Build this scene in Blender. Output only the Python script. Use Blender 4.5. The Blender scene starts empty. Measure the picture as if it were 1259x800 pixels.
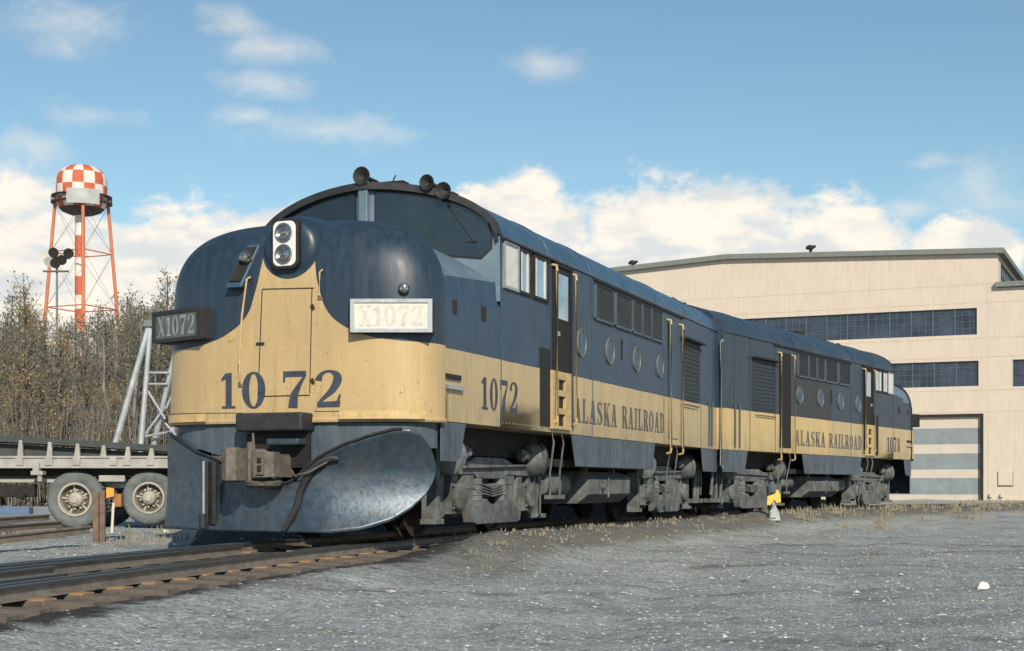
import bpy, math, random
from mathutils import Vector, noise, Matrix
R=math.radians; PI=math.pi
random.seed(7)
S=bpy.context.scene; COL=S.collection

# ---------------------------------------------------------------- camera, sky, sun, exposure
F=1800.0; HZ=597.0; CAMZ=0.70          # focal length / horizon row in photo pixels (1259 x 800); rail head is z=0
cam=bpy.data.cameras.new('camera'); co=bpy.data.objects.new('camera',cam); COL.objects.link(co); S.camera=co
co.location=(0,0,CAMZ); co.rotation_euler=(R(90),0,0)
cam.sensor_width=36; cam.lens=F/1259*36; cam.shift_y=(HZ-400)/1259; cam.clip_end=3000; cam.clip_start=.1
S.view_settings.view_transform='Standard'; S.view_settings.look='None'; S.view_settings.exposure=0.55; S.view_settings.gamma=1
S.view_settings.use_curve_mapping=False
SUN_EL=30; SUN_AZ=13                     # azimuth measured from straight behind the camera towards the right
sl=bpy.data.lights.new('sun','SUN'); sl.energy=3.2; sl.angle=R(.5); sl.color=(1,.87,.70)
so=bpy.data.objects.new('sun',sl); COL.objects.link(so)
tosun=Vector((math.sin(R(SUN_AZ))*math.cos(R(SUN_EL)),-math.cos(R(SUN_AZ))*math.cos(R(SUN_EL)),math.sin(R(SUN_EL))))
so.rotation_euler=tosun.to_track_quat('Z','Y').to_euler()

W=bpy.data.worlds.new('World'); S.world=W; W.use_nodes=True
nt=W.node_tree; nt.nodes.clear()
class G:
    """tiny helper for wiring shader nodes"""
    def __init__(s,nt): s.nt=nt
    def n(s,t,**k):
        x=s.nt.nodes.new(t)
        for a,b in k.items(): setattr(x,a,b)
        return x
    def l(s,a,b): s.nt.links.new(a,b)
    def put(s,sock,v):
        if isinstance(v,(int,float)): sock.default_value=v
        elif isinstance(v,(tuple,list)): sock.default_value=v
        else: s.l(v,sock)
    def m(s,op,a,b=0,c=0,clamp=False):
        x=s.n('ShaderNodeMath',operation=op,use_clamp=clamp)
        s.put(x.inputs[0],a); s.put(x.inputs[1],b)
        if op in('MULTIPLY_ADD','SMOOTH_MIN','SMOOTH_MAX'): s.put(x.inputs[2],c)
        return x.outputs[0]
    def mix(s,f,a,b,bt='MIX'):
        x=s.n('ShaderNodeMix',data_type='RGBA',blend_type=bt)
        s.put(x.inputs[0],f)
        for i,v in((6,a),(7,b)):
            if isinstance(v,(tuple,list)) and len(v)==3: v=(*v,1)
            s.put(x.inputs[i],v)
        return x.outputs[2]
    def rng(s,v,a,b,c=0,d=1,smooth=False):
        x=s.n('ShaderNodeMapRange',interpolation_type='SMOOTHSTEP' if smooth else 'LINEAR')
        s.put(x.inputs[0],v)
        for i,q in enumerate((a,b,c,d)): s.put(x.inputs[i+1],q)
        return x.outputs[0]
    def noise(s,vec,scale,detail=4,rough=.55,dist=0):
        x=s.n('ShaderNodeTexNoise'); s.put(x.inputs['Vector'],vec)
        x.inputs['Scale'].default_value=scale; x.inputs['Detail'].default_value=detail
        x.inputs['Roughness'].default_value=rough; x.inputs['Distortion'].default_value=dist
        return x.outputs[0]
    def mapping(s,vec,scale=(1,1,1),loc=(0,0,0),rot=(0,0,0)):
        x=s.n('ShaderNodeMapping'); s.l(vec,x.inputs[0]); x.inputs[1].default_value=loc
        x.inputs[2].default_value=rot; x.inputs[3].default_value=scale
        return x.outputs[0]
g=G(nt)
sky=g.n('ShaderNodeTexSky',sky_type='NISHITA'); sky.sun_disc=False; sky.sun_elevation=R(SUN_EL); sky.sun_rotation=R(180-SUN_AZ)
sky.air_density=1.0; sky.dust_density=.15; sky.ozone_density=1.8; sky.altitude=100
tc=g.n('ShaderNodeTexCoord'); sp=g.n('ShaderNodeSeparateXYZ'); g.l(tc.outputs['Generated'],sp.inputs[0])
dx,dy,dz=sp.outputs
# cloud banks: ellipses in (bearing, elevation) of the sky itself
az=g.m('ARCTAN2',dx,dy); el=g.m('ARCSINE',dz)
cb=g.n('ShaderNodeCombineXYZ'); g.l(az,cb.inputs[0]); g.l(g.m('MULTIPLY',el,1.7),cb.inputs[1])
nz1=g.noise(cb.outputs[0],14,8,.62,.3); nz2=g.noise(cb.outputs[0],42,6,.6)
nzz=g.m('ADD',g.m('MULTIPLY',nz1,.75),g.m('MULTIPLY',nz2,.25))
def px(u,v): return math.atan((u-629.5)/F),math.atan((HZ-v)/F)
def blob(u,v,ru,rv,k=1.0):
    a,e=px(u,v)
    qa=g.m('DIVIDE',g.m('SUBTRACT',az,a),ru/F); qe=g.m('DIVIDE',g.m('SUBTRACT',el,e),rv/F)
    d=g.m('SQRT',g.m('ADD',g.m('MULTIPLY',qa,qa),g.m('MULTIPLY',qe,qe)))
    return g.m('MULTIPLY',g.m('SUBTRACT',1.25,d),k)
thick=[(90,400,125,142),(20,320,60,85),(200,350,75,92),(255,375,95,118),(650,340,90,128),(590,290,60,62),(810,360,115,142),(900,350,105,112),(1010,360,110,98),(700,400,300,120),(1185,330,62,50),(340,330,80,72),(470,352,60,40)]
thin=[(330,66,85,24),(290,40,50,26),(400,165,130,26),(300,150,45,16),(110,160,90,22),(80,50,90,40),(40,200,60,30),(1210,250,78,60),(1120,268,50,15),(1165,215,50,14),(330,110,60,20),(670,80,60,22),(20,235,60,30),(947,236,16,13)]
tk=None
for b in thick:
    x=blob(*b); tk=x if tk is None else g.m('MAXIMUM',tk,x)
tn=None
for b in thin:
    x=blob(*b); tn=x if tn is None else g.m('MAXIMUM',tn,x)
far=g.m('MULTIPLY',g.rng(g.m('ABSOLUTE',az),.42,.6,0,1),g.rng(el,.34,.02,-1,.9))     # more of the same all round the horizon
far=g.m('SUBTRACT',far,g.rng(g.m('ABSOLUTE',az),.42,.6,3,0)); tk=g.m('MAXIMUM',tk,far)
dk=g.rng(g.m('ADD',tk,g.m('MULTIPLY',g.m('SUBTRACT',nzz,.5),1.9)),.12,.42,0,.97,True)
dn=g.rng(g.m('ADD',tn,g.m('MULTIPLY',g.m('SUBTRACT',nzz,.5),3.6)),.15,1.6,0,.58,True)
skyc=g.mix(1.0,sky.outputs[0],(0.96,1.08,1.00),'MULTIPLY')
shade=g.noise(g.mapping(cb.outputs[0],(1,1.3,1),(3.1,.03,0)),20,6,.6)
cl=g.mix(g.rng(shade,.36,.60,0,1,True),(6.8,7.0,7.0),(9.6,8.8,7.6))
c1=g.mix(dn,skyc,(8.0,7.8,7.2)); c2=g.mix(dk,c1,cl)
bg=g.n('ShaderNodeBackground'); g.l(c2,bg.inputs[0]); bg.inputs[1].default_value=.076
ou=g.n('ShaderNodeOutputWorld'); g.l(bg.outputs[0],ou.inputs[0])
try:
    S.cycles.max_bounces=6; S.cycles.transparent_max_bounces=6
except Exception: pass

# ---------------------------------------------------------------- materials
MATS={}
def mat(name,col,rough=.7,metal=0,var=.25,scale=6,bump=0,bscale=40,dirt=None,dirtamt=0,streak=False,coat=0,spec=.5):
    if name in MATS: return MATS[name]
    m=bpy.data.materials.new(name); m.use_nodes=True; g=G(m.node_tree); b=m.node_tree.nodes['Principled BSDF']
    tc=g.n('ShaderNodeTexCoord').outputs['Object']
    n1=g.noise(tc,scale,6,.6)
    c=g.mix(g.rng(n1,.3,.7),tuple(x*(1-var) for x in col),tuple(min(1,x*(1+var)) for x in col))
    if dirtamt:
        v=g.mapping(tc,(5,5,.5)) if streak else tc
        n2=g.noise(v,3 if not streak else 1.2,7,.65)
        c=g.mix(g.rng(n2,.45,.75,0,dirtamt),c,dirt or (.16,.14,.12))
    g.l(c,b.inputs['Base Color']); b.inputs['Metallic'].default_value=metal
    g.l(g.rng(g.noise(tc,scale*2.3,4),.3,.7,max(.02,rough-.1),min(1,rough+.1)),b.inputs['Roughness'])
    b.inputs['Specular IOR Level'].default_value=spec
    if coat: b.inputs['Coat Weight'].default_value=coat; b.inputs['Coat Roughness'].default_value=.25
    if bump:
        bp=g.n('ShaderNodeBump'); bp.inputs['Strength'].default_value=bump; bp.inputs['Distance'].default_value=.02
        g.l(g.noise(tc,bscale,5,.6),bp.inputs['Height']); g.l(bp.outputs[0],b.inputs['Normal'])
    MATS[name]=m; return m
BLUE=(.015,.036,.064); YEL=(.68,.50,.24)
def paint(name,kind):
    """blue-over-yellow locomotive paint; the nose carries the yellow swoop up to the headlight"""
    m=bpy.data.materials.new(name); m.use_nodes=True; g=G(m.node_tree); b=m.node_tree.nodes['Principled BSDF']
    tc=g.n('ShaderNodeTexCoord').outputs['Object']; sp=g.n('ShaderNodeSeparateXYZ'); g.l(tc,sp.inputs[0]); x,y,z=sp.outputs
    wob=g.m('MULTIPLY',g.m('SUBTRACT',g.noise(tc,3,3),.5),.02)
    zz=g.m('ADD',z,wob)
    isy=g.m('LESS_THAN',zz,2.41)
    if kind=='nose':
        fc=g.n('ShaderNodeFloatCurve'); cv=fc.mapping.curves[0]
        pts=[(2.3,1.99),(2.40,1.95),(2.44,1.45),(2.50,1.08),(2.62,.78),(2.80,.565),(3.05,.455),(3.4,.375),(3.7,.35)]
        P=[((a-2.3)/1.4,w/2) for a,w in pts]
        cv.points[0].location=P[0]; cv.points[1].location=P[-1]
        for p in P[1:-1]: cv.points.new(*p)
        fc.mapping.update(); g.l(g.m('DIVIDE',g.m('SUBTRACT',z,2.3),1.4),fc.inputs['Value'])
        w=g.m('MULTIPLY',fc.outputs[0],2)
        ax=g.m('ABSOLUTE',g.m('SUBTRACT',x,.12))
        sw=g.m('MULTIPLY',g.m('LESS_THAN',ax,w),g.m('LESS_THAN',z,3.6))
        rx=g.m('SUBTRACT',x,.14); rz=g.m('SUBTRACT',z,3.63)
        rr=g.m('SQRT',g.m('ADD',g.m('MULTIPLY',rx,rx),g.m('MULTIPLY',rz,rz)))
        sw=g.m('MULTIPLY',sw,g.m('GREATER_THAN',rr,.40))
        isy=g.m('MAXIMUM',g.m('MULTIPLY',isy,g.m('GREATER_THAN',zz,1.4)),sw)
    n1=g.noise(tc,1.3,6,.6); st=g.noise(g.mapping(tc,(6,6,.45)),1.6,7,.68); fine=g.noise(tc,60,3,.6)
    f=.85 if kind=='nose' else 1.0
    yel=g.mix(g.rng(n1,.3,.7),tuple(q*f*1.0 for q in YEL),tuple(q*f*.90 for q in (.66,.49,.24)))
    blu=g.mix(g.rng(n1,.3,.7),tuple(q*.82 for q in BLUE),tuple(q*1.2 for q in BLUE))
    amt=.42 if kind=='nose' else .58
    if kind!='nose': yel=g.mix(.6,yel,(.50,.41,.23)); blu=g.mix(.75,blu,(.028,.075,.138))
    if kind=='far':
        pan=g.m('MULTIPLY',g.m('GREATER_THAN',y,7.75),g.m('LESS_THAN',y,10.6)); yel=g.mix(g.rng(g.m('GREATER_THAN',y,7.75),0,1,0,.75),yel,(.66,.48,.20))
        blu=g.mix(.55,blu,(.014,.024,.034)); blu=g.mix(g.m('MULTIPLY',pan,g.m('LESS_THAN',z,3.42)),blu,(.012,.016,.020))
    yel=g.mix(g.rng(st,.42,.75,0,amt),yel,(.30,.25,.17))
    if kind!='nose':
        low=g.m('MULTIPLY',g.rng(z,2.1,1.5),g.rng(g.noise(tc,2.4,6,.7),.35,.7))
        yel=g.mix(g.m('MULTIPLY',low,.65),yel,(.20,.18,.14))
    blu=g.mix(g.rng(st,.42,.72,0,.60 if kind!='nose' else .25),blu,(.085,.105,.12)); blu=g.mix(g.rng(g.noise(g.mapping(tc,(4,4,.6),(7,1,0)),2.2,6,.7),.45,.7,0,.45 if kind!='nose' else .2),blu,(.016,.024,.036))
    spk=g.noise(tc,22,3,.6); yel=g.mix(g.rng(spk,.66,.72,0,.65),yel,(.17,.10,.05)); blu=g.mix(g.rng(spk,.68,.73,0,.5),blu,(.14,.15,.15))
    rst=g.noise(g.mapping(tc,(16,16,.9),(2,0,0)),1.6,4,.6); yel=g.mix(g.m('MULTIPLY',g.rng(rst,.60,.70,0,.5),g.rng(z,2.5,1.5,.2,1)),yel,(.27,.15,.06))
    c=g.mix(isy,blu,yel)
    if kind=='nose': c=g.mix(g.m('LESS_THAN',z,1.4),c,(.05,.065,.08))
    c=g.mix(g.rng(fine,.35,.65,0,.14),c,(.02,.02,.02))
    g.l(c,b.inputs['Base Color'])
    g.l(g.rng(st,.3,.8,.33 if kind=='nose' else .42,.62),b.inputs['Roughness'])
    bp=g.n('ShaderNodeBump'); bp.inputs['Strength'].default_value=.25; bp.inputs['Distance'].default_value=.02
    g.l(g.noise(tc,2.2,2),bp.inputs['Height']); g.l(bp.outputs[0],b.inputs['Normal'])
    return m
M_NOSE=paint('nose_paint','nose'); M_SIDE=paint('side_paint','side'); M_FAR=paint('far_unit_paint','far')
M_ROOF=mat('roof_paint',(.034,.085,.145),.40,0,.25,2,0,0,(.10,.10,.10),.35)
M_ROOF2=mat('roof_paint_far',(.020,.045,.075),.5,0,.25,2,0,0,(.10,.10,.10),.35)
M_HEAD=mat('headlight_paint',(.016,.036,.062),.4,0,.2,3); M_SKIRT=mat('skirt_paint',(.058,.088,.118),.6,0,.25,3,0,0,(.20,.19,.17),.5,True)
M_CAB=mat('cab_and_lit_slope_paint',(.115,.175,.225),.5,0,.2,3)
M_YEL=mat('yellow_metal',(.52,.38,.17),.55,0,.2,8,0,0,(.25,.2,.13),.5)
M_LET=mat('letter_paint',(.040,.052,.080),.6,0,.3,14)
M_LET2=mat('letter_paint_faded',(.10,.105,.115),.7,0,.3,14,0,0,(.3,.24,.14),.35)
M_BLACK=mat('black_rubber',(.012,.012,.013),.7,0,.3,10)
M_DARK=mat('under_frame_dark',(.022,.020,.018),.9,0,.4,5)
M_TRUCK=mat('dusty_truck_iron',(.135,.153,.153),.8,0,.45,5,.6,30,(.04,.034,.028),.85)
M_WHEEL=mat('wheel_steel',(.045,.04,.036),.7,.3,.3,8)
M_PLOW=mat('plow_steel',(.050,.078,.108),.32,.35,.30,9,.07,22,(.11,.10,.085),.45)
M_PLOWD=mat('plow_edge',(.035,.038,.042),.6,.3,.3,8)
M_COUP=mat('coupler_iron',(.16,.145,.125),.8,.15,.35,9,.6,30,(.06,.045,.035),.6)
M_GLASS=mat('cab_glass',(.010,.018,.026),.10,0,.6,1.1,.5,1.3,spec=.8)
M_PALE=mat('sky_tinted_glass',(.30,.44,.56),.08,.25,.3,2)  # sky reflection is put into the pale blue pane colour
M_WHITEP=mat('cream_blind',(.62,.62,.58),.35,0,.12,5)
M_ALU=mat('aluminium_trim',(.38,.42,.45),.4,.5,.15,8)
M_LENS=mat('lamp_lens',(.80,.80,.76),.15,.1,.15,25)
M_CHR=mat('lamp_reflector',(.35,.35,.35),.15,.9,.4,30)
M_BOARD=mat('number_panel',(.67,.63,.56),.35,0,.10,12)
M_BOARDN=mat('number_panel_digits',(.55,.535,.50),.5,0,.15,12)
M_BOARDD=mat('dark_number_panel',(.075,.095,.095),.25,0,.3,8)
M_BOARDDN=mat('dark_panel_digits',(.26,.29,.27),.6,0,.3,12)
M_GRILL=mat('grille_mesh',(.010,.011,.011),.8,0,.3,10)
M_GRILL2=mat('grille_bars',(.028,.040,.048),.7,0,.3,10)
M_RIMP=mat('porthole_rim',(.15,.15,.12),.5); M_PORT=mat('porthole_glass',(.030,.075,.135),.45,.0,.3,4)

# ---------------------------------------------------------------- mesh helpers
class MB:
    def __init__(s): s.v=[]; s.f=[]; s.mi=[]; s.cur=0
    def add(s,vs,fs):
        o=len(s.v); s.v+= [tuple(p) for p in vs]; s.f+=[tuple(i+o for i in f) for f in fs]; s.mi+=[s.cur]*len(fs); return s
    def box(s,x0,x1,y0,y1,z0,z1):
        x0,x1=min(x0,x1),max(x0,x1); y0,y1=min(y0,y1),max(y0,y1); z0,z1=min(z0,z1),max(z0,z1)
        return s.add([(x0,y0,z0),(x1,y0,z0),(x1,y1,z0),(x0,y1,z0),(x0,y0,z1),(x1,y0,z1),(x1,y1,z1),(x0,y1,z1)],
          [(0,3,2,1),(4,5,6,7),(0,1,5,4),(1,2,6,5),(2,3,7,6),(3,0,4,7)])
    def tube(s,p0,p1,r0,r1=None,n=10,caps=True):
        r1=r0 if r1 is None else r1; a=Vector(p0); b=Vector(p1); d=(b-a)
        if d.length<1e-6: return s
        d.normalize(); q=d.to_track_quat('Z','Y'); vs=[]
        for c,r in((a,r0),(b,r1)):
            for i in range(n): vs.append(c+q@Vector((math.cos(2*PI*i/n)*r,math.sin(2*PI*i/n)*r,0)))
        fs=[(i,(i+1)%n,n+(i+1)%n,n+i) for i in range(n)]
        if caps: fs+=[tuple(range(n-1,-1,-1)),tuple(range(n,2*n))]
        return s.add(vs,fs)
    def path(s,pts,r,n=8):
        pts=[Vector(p) for p in pts]; vs=[]; fs=[]
        for k,p in enumerate(pts):
            d=(pts[min(k+1,len(pts)-1)]-pts[max(k-1,0)]).normalized(); q=d.to_track_quat('Z','Y')
            rr=r[k] if isinstance(r,(list,tuple)) else r
            for i in range(n): vs.append(p+q@Vector((math.cos(2*PI*i/n)*rr,math.sin(2*PI*i/n)*rr,0)))
        for k in range(len(pts)-1):
            for i in range(n): fs.append((k*n+i,k*n+(i+1)%n,(k+1)*n+(i+1)%n,(k+1)*n+i))
        fs+=[tuple(range(n-1,-1,-1)),tuple((len(pts)-1)*n+i for i in range(n))]
        return s.add(vs,fs)
    def lathe(s,prof,origin,axis,n=20,caps=True):
        """prof: (radius, along) pairs turned round axis"""
        q=Vector(axis).normalized().to_track_quat('Z','Y'); o=Vector(origin); vs=[]; fs=[]
        for r,h in prof:
            for i in range(n): vs.append(o+q@Vector((math.cos(2*PI*i/n)*r,math.sin(2*PI*i/n)*r,h)))
        for k in range(len(prof)-1):
            for i in range(n): fs.append((k*n+i,k*n+(i+1)%n,(k+1)*n+(i+1)%n,(k+1)*n+i))
        if caps: fs.append(tuple(range(n-1,-1,-1))); fs.append(tuple((len(prof)-1)*n+i for i in range(n)))
        return s.add(vs,fs)
    def prism(s,poly,fn0,fn1):
        """poly of 2D points placed by two functions giving its two faces"""
        n=len(poly); vs=[fn0(*p) for p in poly]+[fn1(*p) for p in poly]
        return s.add(vs,[tuple(range(n-1,-1,-1)),tuple(range(n,2*n))]+[(i,(i+1)%n,n+(i+1)%n,n+i) for i in range(n)])
    def side(s,poly,x,th):
        """outline in (y,z) on the side x, thickness th outwards"""
        sg=1 if x>0 else -1
        return s.prism(poly,lambda a,b:(x,a,b),lambda a,b:(x+sg*th,a,b))
    def grid(s,fn,nu,nv):
        vs=[fn(i/nu,j/nv) for i in range(nu+1) for j in range(nv+1)]
        fs=[(i*(nv+1)+j,(i+1)*(nv+1)+j,(i+1)*(nv+1)+j+1,i*(nv+1)+j+1) for i in range(nu) for j in range(nv)]
        return s.add(vs,fs)
    def build(s,name,mats,parent=None,smooth=False,bevel=0,recalc=True,solid=0,weld=False,angle=35):
        me=bpy.data.meshes.new(name); me.from_pydata(s.v,[],s.f)
        ms=mats if isinstance(mats,(list,tuple)) else [mats]
        for m in ms: me.materials.append(m)
        if len(ms)>1: me.polygons.foreach_set('material_index',s.mi)
        if recalc or weld:
            import bmesh
            bm=bmesh.new(); bm.from_mesh(me)
            if weld: bmesh.ops.remove_doubles(bm,verts=bm.verts,dist=.0008)
            bmesh.ops.recalc_face_normals(bm,faces=bm.faces); bm.to_mesh(me); bm.free()
        if smooth:
            me.polygons.foreach_set('use_smooth',[True]*len(me.polygons))
            try: me.set_sharp_from_angle(angle=R(angle))
            except Exception: pass
        me.update()
        o=bpy.data.objects.new(name,me); COL.objects.link(o)
        if parent: o.parent=parent
        if solid:
            q=o.modifiers.new('solid','SOLIDIFY'); q.thickness=solid; q.offset=0
        if bevel:
            q=o.modifiers.new('bevel','BEVEL'); q.width=bevel; q.segments=2; q.limit_method='ANGLE'
        return o
def tag(o,label=None,cat=None,group=None,kind=None):
    if label: o['label']=label
    if cat: o['category']=cat
    if group: o['group']=group
    if kind: o['kind']=kind
    return o
def empty(name,loc=(0,0,0),rz=0):
    o=bpy.data.objects.new(name,None); COL.objects.link(o); o.location=loc; o.rotation_euler=(0,0,rz); return o
def copy_tree(o,parent=None):
    c=o.copy(); COL.objects.link(c); c.parent=parent
    for ch in list(o.children): copy_tree(ch,c)
    return c

# ---------------------------------------------------------------- lettering (hand drawn railroad-roman glyphs)
def sample(cp,n=8):
    """Catmull-Rom through (x,y,width) points"""
    P=[cp[0]]+list(cp)+[cp[-1]]; out=[]
    for i in range(1,len(P)-2):
        for k in range(n):
            t=k/n; a,b,c,d=P[i-1],P[i],P[i+1],P[i+2]
            out.append(tuple(.5*((2*b[j])+(-a[j]+c[j])*t+(2*a[j]-5*b[j]+4*c[j]-d[j])*t*t+(-a[j]+3*b[j]-3*c[j]+d[j])*t**3) for j in range(3)))
    out.append(tuple(cp[-1])); return out
def ribbon(cp,closed=False):
    pts=sample(cp); L=[];Rr=[]
    for i,p in enumerate(pts):
        a=pts[max(0,i-1)]; b=pts[min(len(pts)-1,i+1)]; dx,dy=b[0]-a[0],b[1]-a[1]; q=math.hypot(dx,dy) or 1
        nx,ny=-dy/q*p[2]/2,dx/q*p[2]/2; L.append((p[0]+nx,p[1]+ny)); Rr.append((p[0]-nx,p[1]-ny))
    return [[L[i],L[i+1],Rr[i+1],Rr[i]] for i in range(len(pts)-1)]
def rect(a,b,c,d): return [[(a,c),(b,c),(b,d),(a,d)]]
def diag(x0,y0,x1,y1,w): return [[(x0-w/2,y0),(x0+w/2,y0),(x1+w/2,y1),(x1-w/2,y1)]]
def ring(cx,cy,rx,ry,tx,ty,a0=0,a1=360,n=28):
    out=[]
    for i in range(n):
        A=[R(a0+(a1-a0)*k/n) for k in(i,i+1)]
        o=[(cx+rx*math.cos(a),cy+ry*math.sin(a)) for a in A]; q=[(cx+(rx-tx)*math.cos(a),cy+(ry-ty)*math.sin(a)) for a in A]
        out.append([o[0],o[1],q[1],q[0]])
    return out
T=.17;t_=.07;sf=.055
GL={
 'I':(.40,[rect(.115,.285,0,1),rect(.03,.37,0,sf),rect(.03,.37,1-sf,1)]),
 '1':(.44,[rect(.15,.33,0,.98),rect(.04,.44,0,sf+.01),[[(.15,.98),(.15,.82),(.03,.76),(.03,.83)]]]),
 'L':(.58,[rect(.09,.26,0,1),rect(.02,.35,1-sf,1),rect(.02,.54,0,sf+.02),[[(.54,0),(.54,.28),(.50,.28),(.42,.06),(.42,.0)]]]),
 'A':(.68,[diag(.13,0,.34,.98,.07),diag(.50,0,.34,1,.18),rect(.2,.44,.28,.34),rect(.02,.25,0,sf),rect(.37,.66,0,sf)]),
 'K':(.68,[rect(.09,.26,0,1),rect(.02,.33,0,sf),rect(.02,.33,1-sf,1),diag(.24,.38,.53,1,.07),diag(.53,0,.34,.58,.18),rect(.40,.66,0,sf),rect(.42,.64,1-sf,1)]),
 'R':(.68,[rect(.09,.26,0,1),rect(.02,.33,0,sf),rect(.02,.36,1-sf,1),ring(.32,.74,.24,.26,.15,.065,-90,90,16),rect(.2,.33,.48,.54),diag(.55,0,.36,.52,.17),rect(.46,.67,0,sf)]),
 'D':(.64,[rect(.09,.26,0,1),rect(.02,.3,0,sf),rect(.02,.3,1-sf,1),ring(.28,.5,.33,.5,.17,.06,-90,90,20)]),
 'O':(.64,[ring(.32,.5,.30,.51,.165,.06)]),
 '0':(.56,[ring(.28,.5,.26,.51,.16,.06)]),
 'S':(.56,[ribbon([(.47,.74,.04),(.45,.90,.06),(.28,.96,.07),(.13,.86,.13),(.14,.68,.18),(.30,.52,.19),(.43,.36,.19),(.45,.16,.14),(.29,.04,.07),(.12,.09,.06),(.08,.28,.04)]),rect(.44,.49,.70,.97),rect(.06,.11,.02,.3)]),
 '2':(.60,[ribbon([(.07,.72,.16),(.14,.90,.09),(.30,.97,.065),(.45,.88,.15),(.47,.70,.18),(.36,.45,.15),(.18,.24,.09),(.08,.10,.08)]),[[(.05,.0),(.52,.0),(.54,.17),(.05,.14)]],[[(.49,.0),(.55,.34),(.51,.34),(.44,.12)]]]),
 '7':(.58,[[[(.04,.84),(.55,.84),(.55,1),(.04,1)]],rect(.04,.085,.70,.9),ribbon([(.52,.86,.06),(.40,.62,.10),(.29,.34,.17),(.26,.0,.21)])]),
 '8':(.58,[ring(.29,.745,.225,.255,.13,.06),ring(.29,.255,.26,.265,.15,.06)]),
 'X':(.62,[diag(.50,0,.12,1,.17),diag(.13,0,.48,1,.07),rect(.01,.24,1-sf,1),rect(.38,.60,1-sf,1),rect(.02,.24,0,sf),rect(.36,.62,0,sf)]),
 ' ':(.34,[]),
}
def lettering(name,text,width,height,place,matl,parent,gap=.06):
    """place(a,b,k) -> 3D point; a runs along the line, b up, k is a micro layer"""
    tot=sum(GL[c][0]+gap for c in text)-gap; sc=width/tot; mb=MB(); x=0; k=0
    for ch in text:
        w,parts=GL[ch]
        for li,pt in enumerate(parts):
            for poly in pt:
                mb.add([place((x+a)*sc,b*height,li*.0012) for a,b in poly],[tuple(range(len(poly)))])
        x+=w+gap
    return mb.build(name,matl,parent,recalc=False)

# ---------------------------------------------------------------- locomotive
H=1.86; HC=1.905; PN=.76; L=15.25
def sstep_(a,b,x):
    t=min(1,max(0,(x-a)/(b-a))); return t*t*(3-2*t)
def roofz(x): return 4.1+.75*math.sqrt(max(0,1-(x/H)**2))
def nose_y(x,z):
    q=1-abs(x/HC)**3.5-(max(0,z-2.9)/1.13)**2.8
    return -PN*max(0,q)**.4
def yf(x): return 1.62+.19*abs(x)
def onnose(name,poly,off,matl,parent):
    mb=MB(); mb.add([(a,nose_y(a,b)-off,b) for a,b in poly],[tuple(range(len(poly)))]); return mb.build(name,matl,parent,recalc=False)
def nose_strip(mb,pts,w,off,th=.008,seg=8):
    for (a,b),(c,d) in zip(pts[:-1],pts[1:]):
        dx,dz=c-a,d-b; q=math.hypot(dx,dz); nx,nz=-dz/q*w/2,dx/q*w/2
        for k in range(seg):
            p=[(a+dx*k/seg,b+dz*k/seg),(a+dx*(k+1)/seg,b+dz*(k+1)/seg)]
            o=[(p[0][0]+nx,p[0][1]+nz),(p[1][0]+nx,p[1][1]+nz),(p[1][0]-nx,p[1][1]-nz),(p[0][0]-nx,p[0][1]-nz)]
            mb.add([(u,nose_y(u,v)-off,v) for u,v in o],[(0,1,2,3)])
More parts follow.
